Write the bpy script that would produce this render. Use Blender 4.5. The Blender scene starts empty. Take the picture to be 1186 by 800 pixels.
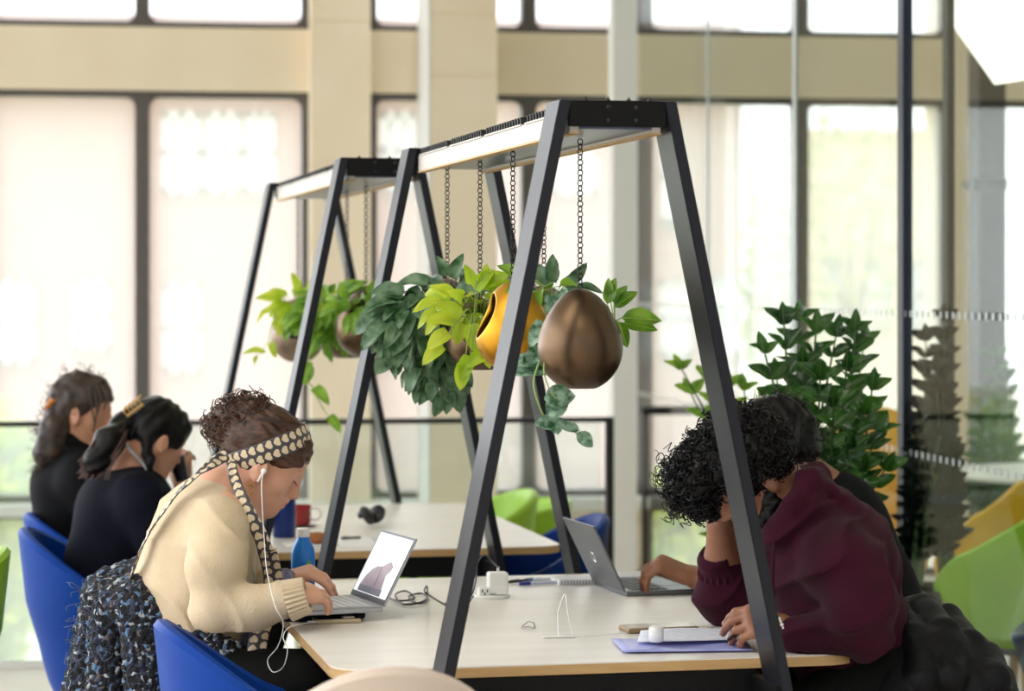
import bpy, bmesh, math, random
import numpy as np
import openvdb
from mathutils import Vector, Matrix, Euler, Quaternion
random.seed(7); rng = np.random.default_rng(7)
R = math.radians
scene = bpy.context.scene
COL = scene.collection
# ------------------------------------------------------------------ camera and measuring helpers
FPX = 2850.0; CZ = 1.453; HV = 333.0
PHI = R(8.2)          # camera heading, to the right of the building's +Y
AL = R(4.13)          # the tables are turned a little against the building
FW = Vector((math.sin(PHI), math.cos(PHI), 0)); RT = Vector((math.cos(PHI), -math.sin(PHI), 0))
UP = Vector((0, 0, 1))
def J(u, v, d):       # a place measured in the photograph at a distance d in metres
    return Vector((0, 0, CZ)) + FW*d + RT*((u-593)/FPX*d) - UP*((v-HV)/FPX*d)
def PZ(u, v, z):
    return J(u, v, (z-CZ)*FPX/(HV-v))
TC, TS = math.cos(AL), math.sin(AL)
def T(x, y, z=0.0):   # table axes to world
    return Vector((x*TC-y*TS, x*TS+y*TC, z))
def TL(p):
    return Vector((p.x*TC+p.y*TS, -p.x*TS+p.y*TC, p.z))
def PT(u, v, y):      # on the vertical plane table-y = y
    a = TL(J(u, v, 1.0)-Vector((0, 0, CZ)))
    t = y/a.y
    return J(u, v, t)
def PW(u, v, y):
    a = J(u, v, 1.0)
    return J(u, v, y/a.y)
cam_d = bpy.data.cameras.new('camera'); cam = bpy.data.objects.new('camera', cam_d); COL.objects.link(cam)
cam.location = (0, 0, CZ); cam.rotation_euler = (R(90), 0, -PHI)
cam_d.sensor_width = 36; cam_d.lens = 36*FPX/1186; cam_d.shift_y = -(400-HV)/1186*1.0
cam_d.dof.use_dof = True; cam_d.dof.focus_distance = 5.1; cam_d.dof.aperture_fstop = 3.6
cam_d.clip_end = 500
scene.camera = cam
# ------------------------------------------------------------------ materials
def S(c):   # sRGB 0-255 to linear
    o = []
    for x in c[:3]:
        x = x/255.0
        o.append(x/12.92 if x <= .04045 else ((x+.055)/1.055)**2.4)
    return tuple(o)+(1.0,)
def new_mat(name):
    m = bpy.data.materials.new(name); m.use_nodes = True
    nt = m.node_tree; b = nt.nodes['Principled BSDF']
    return m, nt, b
def mat(name, col, rough=.5, metal=0, col2=None, nscale=8, bump=0, bscale=60, detail=4, spec=.5, sheen=0, stretch=None, trans=0, coat=0, alpha=1):
    m, nt, b = new_mat(name)
    b.inputs['Base Color'].default_value = S(col); b.inputs['Roughness'].default_value = rough
    b.inputs['Metallic'].default_value = metal; b.inputs['Specular IOR Level'].default_value = spec
    b.inputs['Sheen Weight'].default_value = sheen; b.inputs['Coat Weight'].default_value = coat
    b.inputs['Transmission Weight'].default_value = trans; b.inputs['Alpha'].default_value = alpha
    tc = nt.nodes.new('ShaderNodeTexCoord'); src = tc.outputs['Object']
    if stretch:
        mp = nt.nodes.new('ShaderNodeMapping'); mp.inputs['Scale'].default_value = stretch
        nt.links.new(src, mp.inputs['Vector']); src = mp.outputs['Vector']
    if col2:
        n = nt.nodes.new('ShaderNodeTexNoise'); n.inputs['Scale'].default_value = nscale; n.inputs['Detail'].default_value = detail
        nt.links.new(src, n.inputs['Vector'])
        r = nt.nodes.new('ShaderNodeValToRGB'); r.color_ramp.elements[0].position = .35; r.color_ramp.elements[1].position = .65
        r.color_ramp.elements[0].color = S(col); r.color_ramp.elements[1].color = S(col2)
        nt.links.new(n.outputs['Fac'], r.inputs['Fac']); nt.links.new(r.outputs['Color'], b.inputs['Base Color'])
    if bump:
        n = nt.nodes.new('ShaderNodeTexNoise'); n.inputs['Scale'].default_value = bscale; n.inputs['Detail'].default_value = 3
        nt.links.new(src, n.inputs['Vector'])
        bp = nt.nodes.new('ShaderNodeBump'); bp.inputs['Strength'].default_value = bump; bp.inputs['Distance'].default_value = .01
        nt.links.new(n.outputs['Fac'], bp.inputs['Height']); nt.links.new(bp.outputs['Normal'], b.inputs['Normal'])
    return m
def leaf_mat(name, c1, c2, rough=.4, vein=None, scale=30, tr=.35):
    m, nt, b = new_mat(name)
    tc = nt.nodes.new('ShaderNodeTexCoord')
    n = nt.nodes.new('ShaderNodeTexNoise'); n.inputs['Scale'].default_value = scale; n.inputs['Detail'].default_value = 3
    nt.links.new(tc.outputs['Object'], n.inputs['Vector'])
    r = nt.nodes.new('ShaderNodeValToRGB'); r.color_ramp.elements[0].position = .38; r.color_ramp.elements[1].position = .62
    r.color_ramp.elements[0].color = S(c1); r.color_ramp.elements[1].color = S(c2)
    nt.links.new(n.outputs['Fac'], r.inputs['Fac']); col = r.outputs['Color']
    if vein:
        uv = nt.nodes.new('ShaderNodeSeparateXYZ'); nt.links.new(tc.outputs['UV'], uv.inputs[0])
        a = nt.nodes.new('ShaderNodeMath'); a.operation = 'SUBTRACT'; a.inputs[1].default_value = .5; nt.links.new(uv.outputs['Y'], a.inputs[0])
        ab = nt.nodes.new('ShaderNodeMath'); ab.operation = 'ABSOLUTE'; nt.links.new(a.outputs[0], ab.inputs[0])
        lt = nt.nodes.new('ShaderNodeMath'); lt.operation = 'LESS_THAN'; lt.inputs[1].default_value = .03; nt.links.new(ab.outputs[0], lt.inputs[0])
        mx = nt.nodes.new('ShaderNodeMixRGB'); nt.links.new(lt.outputs[0], mx.inputs['Fac']); nt.links.new(col, mx.inputs['Color1']); mx.inputs['Color2'].default_value = S(vein); col = mx.outputs['Color']
    nt.links.new(col, b.inputs['Base Color']); b.inputs['Roughness'].default_value = rough
    tb = nt.nodes.new('ShaderNodeBsdfTranslucent'); nt.links.new(col, tb.inputs['Color'])
    ms = nt.nodes.new('ShaderNodeMixShader'); ms.inputs['Fac'].default_value = tr
    out = nt.nodes['Material Output']
    nt.links.new(b.outputs[0], ms.inputs[1]); nt.links.new(tb.outputs[0], ms.inputs[2]); nt.links.new(ms.outputs[0], out.inputs['Surface'])
    return m
def glass_mat(name, tint=(1, 1, 1), veil=0.0, veil_col=(255, 255, 255), gloss=1.0):
    """thin sheet glass: clear with Fresnel reflection and, where veil is set, white haze mixed in to wash out the view"""
    m = bpy.data.materials.new(name); m.use_nodes = True; nt = m.node_tree; nt.nodes.clear()
    o = nt.nodes.new('ShaderNodeOutputMaterial'); t = nt.nodes.new('ShaderNodeBsdfTransparent'); t.inputs['Color'].default_value = tuple(tint)+(1,)
    g = nt.nodes.new('ShaderNodeBsdfGlossy'); g.inputs['Roughness'].default_value = .01
    fr = nt.nodes.new('ShaderNodeFresnel'); fr.inputs['IOR'].default_value = 1.5
    mu = nt.nodes.new('ShaderNodeMath'); mu.operation = 'MULTIPLY'; mu.inputs[1].default_value = gloss; nt.links.new(fr.outputs[0], mu.inputs[0])
    ms = nt.nodes.new('ShaderNodeMixShader'); nt.links.new(mu.outputs[0], ms.inputs['Fac'])
    first = t.outputs[0]
    if veil:
        tr = nt.nodes.new('ShaderNodeBsdfTranslucent'); tr.inputs['Color'].default_value = S(veil_col)
        m2 = nt.nodes.new('ShaderNodeMixShader'); m2.inputs['Fac'].default_value = veil
        nt.links.new(first, m2.inputs[1]); nt.links.new(tr.outputs[0], m2.inputs[2]); first = m2.outputs[0]
    nt.links.new(first, ms.inputs[1]); nt.links.new(g.outputs[0], ms.inputs[2]); nt.links.new(ms.outputs[0], o.inputs['Surface'])
    return m
# ------------------------------------------------------------------ objects
def tag(o, label=None, cat=None, group=None, kind=None):
    if label: o['label'] = label
    if cat: o['category'] = cat
    if group: o['group'] = group
    if kind: o['kind'] = kind
    return o
def empty(name, loc=(0, 0, 0), rz=0, label=None, cat=None, group=None):
    o = bpy.data.objects.new(name, None); o.empty_display_size = .05; COL.objects.link(o)
    o.location = loc; o.rotation_euler = (0, 0, rz)
    return tag(o, label, cat, group)
def link_mesh(name, me, m=None, parent=None, smooth=False):
    if m: me.materials.append(m)
    if smooth: me.polygons.foreach_set('use_smooth', [True]*len(me.polygons))
    o = bpy.data.objects.new(name, me); COL.objects.link(o)
    if parent: o.parent = parent
    return o
class MB:
    """collects shapes into one mesh"""
    def __init__(s): s.v = []; s.f = []; s.uv = {}
    def add(s, vs, fs, M=None):
        n = len(s.v)
        for p in vs:
            p = Vector(p); s.v.append(M @ p if M else p)
        for f in fs: s.f.append([i+n for i in f])
        return n
    def box(s, lo, hi, M=None, b=0.0):
        x0, y0, z0 = lo; x1, y1, z1 = hi
        if b <= 0:
            vs = [(x0,y0,z0),(x1,y0,z0),(x1,y1,z0),(x0,y1,z0),(x0,y0,z1),(x1,y0,z1),(x1,y1,z1),(x0,y1,z1)]
            s.add(vs, [(0,3,2,1),(4,5,6,7),(0,1,5,4),(1,2,6,5),(2,3,7,6),(3,0,4,7)], M)
        else:
            bm = bmesh.new(); bmesh.ops.create_cube(bm, size=1)
            for v in bm.verts: v.co = Vector(((x0+x1)/2+v.co.x*(x1-x0), (y0+y1)/2+v.co.y*(y1-y0), (z0+z1)/2+v.co.z*(z1-z0)))
            bmesh.ops.bevel(bm, geom=bm.edges[:], offset=b, segments=2, affect='EDGES', profile=.5)
            s.bm(bm, M)
    def bm(s, bm, M=None):
        bm.verts.ensure_lookup_table(); bm.verts.index_update()
        s.add([v.co.copy() for v in bm.verts], [[v.index for v in f.verts] for f in bm.faces], M); bm.free()
    def tube(s, pts, r, seg=8, cap=True, M=None):
        pts = [Vector(p) for p in pts]; n = len(pts)
        rs = r if hasattr(r, '__len__') else [r]*n
        t0 = (pts[1]-pts[0]).normalized()
        nx = t0.orthogonal().normalized(); vs = []; fs = []
        for i in range(n):
            t = (pts[min(i+1, n-1)]-pts[max(i-1, 0)])
            if t.length < 1e-9: t = t0.copy()
            t.normalize()
            nx = (nx - t*nx.dot(t))
            if nx.length < 1e-6: nx = t.orthogonal()
            nx.normalize(); ny = t.cross(nx)
            for k in range(seg):
                a = 2*math.pi*k/seg
                vs.append(pts[i]+(nx*math.cos(a)+ny*math.sin(a))*rs[i])
        for i in range(n-1):
            for k in range(seg):
                a, b_ = i*seg+k, i*seg+(k+1) % seg
                fs.append((a, b_, b_+seg, a+seg))
        if cap:
            fs.append(tuple(range(seg-1, -1, -1))); fs.append(tuple((n-1)*seg+k for k in range(seg)))
        s.add(vs, fs, M)
    def lathe(s, prof, seg=32, M=None):
        vs = []; fs = []
        for (r, z) in prof:
            for k in range(seg):
                a = 2*math.pi*k/seg; vs.append((r*math.cos(a), r*math.sin(a), z))
        for i in range(len(prof)-1):
            for k in range(seg):
                a, b_ = i*seg+k, i*seg+(k+1) % seg
                fs.append((a, b_, b_+seg, a+seg))
        fs.append(tuple(range(seg-1, -1, -1))); fs.append(tuple((len(prof)-1)*seg+k for k in range(seg)))
        s.add(vs, fs, M)
    def sphere(s, c, r, M=None, u=16, v=10):
        bm = bmesh.new(); bmesh.ops.create_uvsphere(bm, u_segments=u, v_segments=v, radius=1)
        rr = r if hasattr(r, '__len__') else (r, r, r)
        for q in bm.verts: q.co = Vector((q.co.x*rr[0], q.co.y*rr[1], q.co.z*rr[2]))
        s.bm(bm, (M or Matrix())@Matrix.Translation(c))
    def torus(s, R0, r, M=None, a=20, b=8, sx=1.0):
        vs = []; fs = []
        for i in range(a):
            t = 2*math.pi*i/a
            for k in range(b):
                p = 2*math.pi*k/b
                vs.append(((R0+r*math.cos(p))*math.cos(t)*sx, (R0+r*math.cos(p))*math.sin(t), r*math.sin(p)))
        for i in range(a):
            for k in range(b):
                i2 = (i+1) % a; k2 = (k+1) % b
                fs.append((i*b+k, i2*b+k, i2*b+k2, i*b+k2))
        s.add(vs, fs, M)
    def prism(s, poly, z0, z1, M=None):
        n = len(poly); vs = [(x, y, z0) for x, y in poly]+[(x, y, z1) for x, y in poly]
        fs = [tuple(range(n-1, -1, -1)), tuple(range(n, 2*n))]+[(i, (i+1) % n, (i+1) % n+n, i+n) for i in range(n)]
        s.add(vs, fs, M)
    def build(s, name, m=None, parent=None, smooth=False, origin=None):
        me = bpy.data.meshes.new(name)
        vs = s.v
        if origin is not None: vs = [v-Vector(origin) for v in vs]
        me.from_pydata([tuple(v) for v in vs], [], s.f); me.validate(); me.update()
        if smooth:
            me.polygons.foreach_set('use_smooth', [True]*len(me.polygons))
            try: me.set_sharp_from_angle(angle=R(40))
            except Exception: pass
        o = link_mesh(name, me, m, parent)
        if origin is not None: o.location = origin
        return o
def world_child(name, mb, m, parent, smooth=False):
    """mesh given in world coordinates, made a child of parent at parent.location/rotation"""
    Mi = (Matrix.Translation(parent.location) @ parent.rotation_euler.to_matrix().to_4x4()).inverted()
    mb.v = [Mi @ v for v in mb.v]
    return mb.build(name, m, parent, smooth)
def copy_tree(o, parent=None):
    c = o.copy(); COL.objects.link(c)
    if parent: c.parent = parent
    for ch in list(o.children): copy_tree(ch, c)
    return c
def oriented(a, b, up=Vector((0, 0, 1))):
    """matrix with local Z along a->b, origin a"""
    z = (b-a).normalized(); x = up.cross(z)
    if x.length < 1e-5: x = Vector((1, 0, 0))
    x.normalize(); y = z.cross(x)
    return Matrix(((x.x, y.x, z.x, a.x), (x.y, y.y, z.y, a.y), (x.z, y.z, z.z, a.z), (0, 0, 0, 1)))
def catmull(pts, n=8):
    pts = [Vector(p) for p in pts]; P = [pts[0]*2-pts[1]]+pts+[pts[-1]*2-pts[-2]]; out = []
    for i in range(1, len(P)-2):
        for k in range(n):
            t = k/n; a, b, c, d = P[i-1], P[i], P[i+1], P[i+2]
            out.append(.5*((2*b)+(c-a)*t+(2*a-5*b+4*c-d)*t*t+(3*b-a-3*c+d)*t**3))
    out.append(pts[-1]); return out
# ------------------------------------------------------------------ smooth solid modelling on a distance grid
def vnoise(P, scale, seed=0):
    """value noise, P (...,3) array"""
    Q = P*scale; I = np.floor(Q).astype(np.int64); F = Q-I; F = F*F*(3-2*F); out = 0
    def h(i, j, k):
        n = (i*73856093) ^ (j*19349663) ^ (k*83492791) ^ (seed*2654435761 % 1000003)
        n = (n ^ (n >> 13))*1274126177 & 0x7fffffff
        return (n % 65536)/65536.0
    for dx in (0, 1):
        for dy in (0, 1):
            for dz in (0, 1):
                w = (F[..., 0] if dx else 1-F[..., 0])*(F[..., 1] if dy else 1-F[..., 1])*(F[..., 2] if dz else 1-F[..., 2])
                out = out+w*h(I[..., 0]+dx, I[..., 1]+dy, I[..., 2]+dz)
    return out*2-1
class Field:
    """union of tapered limbs and ellipsoids blended into ONE continuous skin"""
    def __init__(s): s.p = []
    def cap(s, a, b, ra, rb=None, k=.02, op='+', flat=None):
        s.p.append(('c', Vector(a), Vector(b), ra, ra if rb is None else rb, k, op, flat)); return s
    def ell(s, c, r, rot=None, k=.02, op='+'):
        s.p.append(('e', Vector(c), tuple(r) if hasattr(r, '__len__') else (r, r, r), rot or Matrix.Identity(3), k, op)); return s
    def chain(s, pts, rs, k=.02):
        for i in range(len(pts)-1): s.cap(pts[i], pts[i+1], rs[i], rs[i+1], k)
        return s
    def mesh(s, name, res, m=None, parent=None, noise=None, clip=None, smooth_it=0):
        lo = np.array([1e9]*3); hi = -lo
        for p in s.p:
            if p[-2 if p[0] == 'c' else -1] == '-': continue
            if p[0] == 'c':
                r = max(p[3], p[4]); a = np.minimum(p[1], p[2])-r; b = np.maximum(p[1], p[2])+r
            else:
                r = max(p[2]); a = np.array(p[1])-r; b = np.array(p[1])+r
            lo = np.minimum(lo, a); hi = np.maximum(hi, b)
        mg = 6*res+(max(n[0] for n in noise) if noise else 0)
        lo -= mg; hi += mg
        n = np.ceil((hi-lo)/res).astype(int)+1
        D = np.full(tuple(n), 1.0, np.float32)
        ax = [lo[i]+np.arange(n[i])*res for i in range(3)]
        for p in s.p:
            cp = p[0] == 'c'
            k = p[5] if cp else p[4]; op = p[6] if cp else p[5]
            if cp:
                r = max(p[3], p[4]); a = np.minimum(p[1], p[2])-r; b = np.maximum(p[1], p[2])+r
            else:
                r = max(p[2]); a = np.array(p[1])-r; b = np.array(p[1])+r
            g = k+5*res; i0 = np.clip(np.floor((a-g-lo)/res).astype(int), 0, n-1); i1 = np.clip(np.ceil((b+g-lo)/res).astype(int)+1, 1, n)
            if np.any(i1 <= i0): continue
            sl = tuple(slice(i0[q], i1[q]) for q in range(3))
            X = ax[0][sl[0]][:, None, None]; Y = ax[1][sl[1]][None, :, None]; Z = ax[2][sl[2]][None, None, :]
            if cp:
                A = p[1]; B = p[2]; d = B-A; L2 = max(d.length_squared, 1e-12)
                px, py, pz = X-A.x, Y-A.y, Z-A.z
                t = np.clip((px*d.x+py*d.y+pz*d.z)/L2, 0, 1)
                ex, ey, ez = px-d.x*t, py-d.y*t, pz-d.z*t
                if p[7]:   # flattened across a direction
                    nrm, fac = p[7]; dt = (ex*nrm.x+ey*nrm.y+ez*nrm.z)*(1/fac-1)
                    ex, ey, ez = ex+nrm.x*dt, ey+nrm.y*dt, ez+nrm.z*dt
                q = np.sqrt(ex**2+ey**2+ez**2)-(p[3]+(p[4]-p[3])*t)
            else:
                M = p[3].transposed(); c = p[1]; px, py, pz = X-c.x, Y-c.y, Z-c.z
                lx = M[0][0]*px+M[0][1]*py+M[0][2]*pz; ly = M[1][0]*px+M[1][1]*py+M[1][2]*pz; lz = M[2][0]*px+M[2][1]*py+M[2][2]*pz
                a_, b_, c_ = p[2]
                k0 = np.sqrt((lx/a_)**2+(ly/b_)**2+(lz/c_)**2)+1e-9
                k1 = np.sqrt((lx/a_**2)**2+(ly/b_**2)**2+(lz/c_**2)**2)+1e-9
                q = k0*(k0-1)/k1
            old = D[sl]
            if op == '+':
                h = np.maximum(k-np.abs(old-q), 0)/max(k, 1e-6); D[sl] = np.minimum(old, q)-h*h*k*.25
            else:
                q = -q; h = np.maximum(k-np.abs(old-q), 0)/max(k, 1e-6); D[sl] = np.maximum(old, q)+h*h*k*.25
        if noise or clip:
            near = np.abs(D) < (.05 if noise else 9)
            idx = np.argwhere(near); P = lo+idx*res
            val = D[near].astype(np.float64)
            if noise:
                for (amp, sc, sd) in noise:
                    if callable(sd): val += amp*sd(P)
                    else:
                        s3 = np.array(sc if hasattr(sc, '__len__') else (sc,)*3)
                        val += amp*vnoise(P*s3, 1.0, sd)
            if clip:
                for (pt, nr) in clip:
                    nr = np.array(Vector(nr).normalized()); val = np.maximum(val, (P-np.array(pt))@nr)
            D[near] = val
        D = np.clip(D, -4*res, 4*res)
        g = openvdb.FloatGrid(background=4*res); g.copyFromArray(D)
        pts, quads = g.convertToQuads(isovalue=0.0)
        pts = pts*res+lo
        me = bpy.data.meshes.new(name)
        me.from_pydata(pts.tolist(), [], quads[:, ::-1].tolist()); me.update()
        bm = bmesh.new(); bm.from_mesh(me); bmesh.ops.recalc_face_normals(bm, faces=bm.faces[:])
        for _ in range(smooth_it): bmesh.ops.smooth_vert(bm, verts=bm.verts[:], factor=.5, use_axis_x=True, use_axis_y=True, use_axis_z=True)
        bm.to_mesh(me); bm.free()
        if parent is not None:
            Mi = (Matrix.Translation(parent.location) @ parent.rotation_euler.to_matrix().to_4x4()).inverted(); me.transform(Mi)
        return link_mesh(name, me, m, parent, smooth=True)
# ================================================================== the building
M_stone = mat('pale_stone', (247, 234, 210), .8, col2=(243, 228, 202), nscale=2.5, bump=.05, bscale=40)
M_white = mat('white_paint', (232, 234, 232), .6)
M_dark = mat('window_frame_metal', (92, 88, 86), .5)
M_black = mat('black_metal', (12, 12, 14), .45)
M_floor = mat('pale_floor', (222, 214, 200), .35, col2=(214, 205, 190), nscale=3)
M_pane = glass_mat('window_glass', (.98, .99, .99), veil=.27, gloss=.3)  # veil puts a white haze into the pane, paling the view outside
M_glass = glass_mat('partition_glass', (.93, .955, .94), veil=.0, gloss=.14)
M_bal = glass_mat('balustrade_glass', (.90, .94, .92), veil=.05)
FY = 12.0
def fx(u, y=FY): return PW(u, HV, y).x
def fz(v, u=593, y=FY): return PW(u, v, y).z
Z_SILL, Z_HEAD, Z_UP = .42, 2.405, 2.71
def structure(name, mb, m, smooth=False, origin=None):
    return tag(mb.build(name, m, None, smooth, origin), kind='structure')
b = MB(); b.box((-4.2, -3.0, -.12), (5.6, 9.75, 0)); structure('floor', b, M_floor)
b = MB(); b.box((-4.2, 9.75, -1.5), (2.3, 12.6, -1.35)); structure('floor_lower', b, M_floor)
b = MB(); b.box((2.3, 9.75, -.12), (5.6, 12.2, 0)); structure('floor_side_room', b, M_floor)
# facing wall: beam, piers, spandrel
def wall_part(name, mb, m=M_stone): return structure(name, mb, m)
b = MB()
xL, xR = -4.2, 6.2
b.box((xL, FY, Z_HEAD), (fx(358), FY+.35, Z_UP)); b.box((fx(427), FY, Z_HEAD), (xR, FY+.35, Z_UP))
wall_part('wall_back_beam', b)
def pier(name, x0, x1, y0, m=M_stone, z0=-1.5, y1=FY+.35, seams=(2.74, 2.05, .6)):
    b = MB(); z = z0
    for s_ in sorted(seams)+[4.6]:
        b.box((x0, y0, z+.004), (x1, y1, s_-.004)); z = s_
    b.box((x0+.006, y0+.006, z0), (x1-.006, y1-.006, 4.6))
    return structure(name, b, m)
pier('wall_back_pier', fx(358), fx(427), FY-.12)
pier('pillar_front', PW(499, 333, 11.5).x, PW(576, 333, 11.5).x, 11.5, seams=(2.74, 2.45, 1.3), y1=FY-.0)
x0 = PW(499, 333, 11.5).x
b = MB(); b.box((x0-.012, 11.498, -1.5), (x0-.001, FY-.01, 4.6)); structure('pillar_painted_lit_side', b, M_white)  # added white skin paints the pillar's left side as lit
pier('pillar_white', PW(710, 333, 11.3).x, PW(738, 333, 11.3).x, 11.3, M_white, y1=11.42, seams=(4.0,))
pier('wall_right_pier', fx(1096), fx(1132), FY-.1, seams=(2.74,))
b = MB(); b.box((fx(345), FY+.02, -.30), (fx(745), FY+.3, Z_SILL)); wall_part('wall_back_lower', b)
b = MB(); b.box((fx(-260), FY-.16, Z_SILL-.05), (fx(745), FY+.38, Z_SILL)); structure('windowsill_back', b, M_white)
b = MB(); b.box((fx(750), FY-.1, Z_SILL-.04), (fx(1096), FY+.38, Z_SILL)); structure('windowsill_side_room', b, M_dark)
wn = [0]
def window(u0, u1, z0, z1, m=M_dark, fr=.035, right=.035, y=FY+.1, xs=None):
    wn[0] += 1; nm = 'window_%d' % wn[0]
    xa, xb = xs if xs else (fx(u0, y), fx(u1, y))
    b = MB(); t = .06
    b.box((xa, y-t, z0), (xa+fr, y+t, z1)); b.box((xb-right, y-t, z0), (xb, y+t, z1))
    b.box((xa+fr, y-t, z0), (xb-right, y+t, z0+.03)); b.box((xa+fr, y-t, z1-.03), (xb-right, y+t, z1))
    # rounded inner corners of the gasket
    r = .05
    for (cx, sx) in ((xa+fr, 1), (xb-right, -1)):
        for (cz, sz) in ((z0+.03, 1), (z1-.03, -1)):
            pts = [(cx, y-.03, cz)]
            for k in range(6):
                a = k/5*math.pi/2; pts.append((cx+sx*(r-r*math.sin(a)), y-.03, cz+sz*(r-r*math.cos(a))))
            b.add(pts, [tuple(range(len(pts)))])
    o = structure(nm, b, m)
    g = MB(); g.box((xa+fr*.5, y-.004, z0+.015), (xb-right*.5, y+.004, z1-.015))
    p = g.build('pane', M_pane, o)
    return o
rows = [(-245, -20), (-20, 165), (165, 357), (427, 520), (520, 611), (611, 745), (745, 925), (925, 1096), (1140, 1330)]
for (a, c) in rows:
    window(a, c, Z_SILL, Z_HEAD); window(a, c, Z_UP, 4.4)
for (a, c) in [(-245, -20), (-20, 165), (165, 350)]:
    window(a, c, -1.35, Z_SILL-.05)
window(745, 925, 0, Z_SILL-.05); window(925, 1096, 0, Z_SILL-.05)
# ---------- glass balustrade with a black rail in front of the far windows
RY = 9.6
zr = PW(400, 485, RY).z
rail = empty('balustrade', (0, RY, 0), label='glass balustrade under a thin black handrail, ending beside the white column', cat='balustrade')
b = MB(); x1 = PW(710, 485, RY).x
b.box((-4.0, -.02, zr-.02), (x1, .02, zr)); b.build('handrail', M_black, rail)
b = MB(); b.box((x1-.03, -.02, -.0), (x1, .02, zr-.02)); b.build('post', M_black, rail)
gx = -4.0; k = 0
while gx < x1-.1:
    e = min(gx+1.45, x1-.04); b = MB(); b.box((gx+.01, -.006, .02), (e-.01, .006, zr-.02)); b.build('glass_panel', M_bal, rail); gx = e
b = MB(); b.box((-4.0, -.03, 0), (x1-.03, .03, .02)); b.build('base_channel', M_white, rail)
# short rail beyond the side room glass
ra2 = empty('handrail', (0, 11.6, 0), label='short thin black rail behind the glass partition, right of the white column', cat='rail')
zz = PW(780, 475, 11.6).z
b = MB(); b.tube([(fx(744, 11.6), 0, zz), (fx(925, 11.6), 0, zz)], .022, 8); b.build('bar', M_black, ra2)
b = MB(); b.box((fx(923, 11.6), -.02, 0), (fx(929, 11.6), .02, zz+.01)); b.build('post', M_black, ra2)
b = MB(); b.box((fx(744, 11.6), -.02, 0), (fx(748, 11.6), .02, zz+.01)); b.build('post', M_black, ra2)
# ---------- glass partition running towards the camera on the right
GX = fx(741)
M_joint = mat('partition_joint', (186, 192, 196), .3, .2)
M_joint_d = mat('dark_partition_post', (34, 42, 58), .3, .5)
def gy(u):   # y where the line x=GX shows at column u
    a = PHI+math.atan((u-593)/FPX); return GX/math.tan(a)
joints = [gy(741), gy(820), gy(921), gy(1048), gy(1048)-1.4, gy(1048)-2.8, gy(1048)-4.2]
for i in range(6):
    wn[0] += 1
    ya, yb = joints[i+1], joints[i]
    b = MB(); w = [.02, .05, .05, .03, .03, .03][i]; gx_ = .004 if i < 2 else .012
    b.box((GX-gx_, ya-w/2, 0), (GX+gx_, ya+w/2, 4.4)) if i != 2 else b.box((GX-.016, ya-.03, 0), (GX+.016, ya+.03, 4.4))
    o = structure('window_%d' % wn[0], b, M_joint if i != 2 else M_joint_d)
    g = MB(); g.box((GX-.006, ya+w/2, .02), (GX+.006, yb-w/2, 4.4)); g.build('pane', M_glass, o)
    d = MB()
    for zrow in (1.37, .93):
        n = int((yb-ya)/.06)
        for k in range(n):
            y = ya+.05+k*.06
            d.box((GX-.010, y-.006, zrow-.010), (GX-.007, y+.006, zrow+.010))
    d.build('glass_marking', M_white if i != 3 else M_joint, o)
b = MB(); b.box((GX-.04, 1.5, -.0), (GX+.04, 12, .05)); structure('trim_1', b, M_joint_d)
# ---------- side room details
M_post = mat('dark_bronze_post', (38, 36, 32), .6)
b = MB(); b.box((PW(1134, 333, 10.6).x, 10.6, 0), (PW(1165, 333, 10.6).x, 10.75, 4.4))
o = structure('door_1', b, M_post)
h = MB(); p = PW(1150, 213, 10.5); h.tube([(p.x-.10, 10.5, p.z), (p.x+.06, 10.5, p.z)], .028, 10); h.box((p.x-.1, 10.5, p.z-.02), (p.x-.06, 10.62, p.z+.02)); h.build('door_handle', M_black, o)
b = MB(); p0 = PW(1101, 333, 7.9)
b.box((p0.x-.012, 7.9, 0), (p0.x+.014, 7.95, 4.4)); structure('trim_2', b, M_black)
# white soffit panel in the side room, emission added to brighten it
M_soffit = mat('glowing_soffit', (250, 244, 232), .5)
M_soffit.node_tree.nodes['Principled BSDF'].inputs['Emission Color'].default_value = (1, .95, .86, 1)
M_soffit.node_tree.nodes['Principled BSDF'].inputs['Emission Strength'].default_value = .9
A, B, C_, D_ = PW(1104, 30, 9.2), PW(1152, 98, 8.2), PW(1230, 86, 7.6), PW(1200, 10, 9.0)
b = MB(); q = [A, B, C_, D_]
b.add(q+[v+Vector((0, 0, .10)) for v in q], [(0, 1, 2, 3), (7, 6, 5, 4), (0, 4, 5, 1), (1, 5, 6, 2), (2, 6, 7, 3), (3, 7, 4, 0)])
tag(b.build('soffit_panel', M_soffit), 'large white slanting soffit panel with an added glow hanging high behind the glass partition', 'soffit')
M_ceil = mat('ceiling_paint', (225, 222, 214), .8)
b = MB(); b.box((-4.2, -3, 4.6), (6.2, 12.35, 4.7)); structure('ceiling', b, M_ceil)
M_wallr = mat('side_wall_paint', (206, 204, 196), .8)
b = MB(); b.box((5.6, 3, 0), (5.75, 12.3, 4.6)); structure('wall_right', b, M_wallr)
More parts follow.
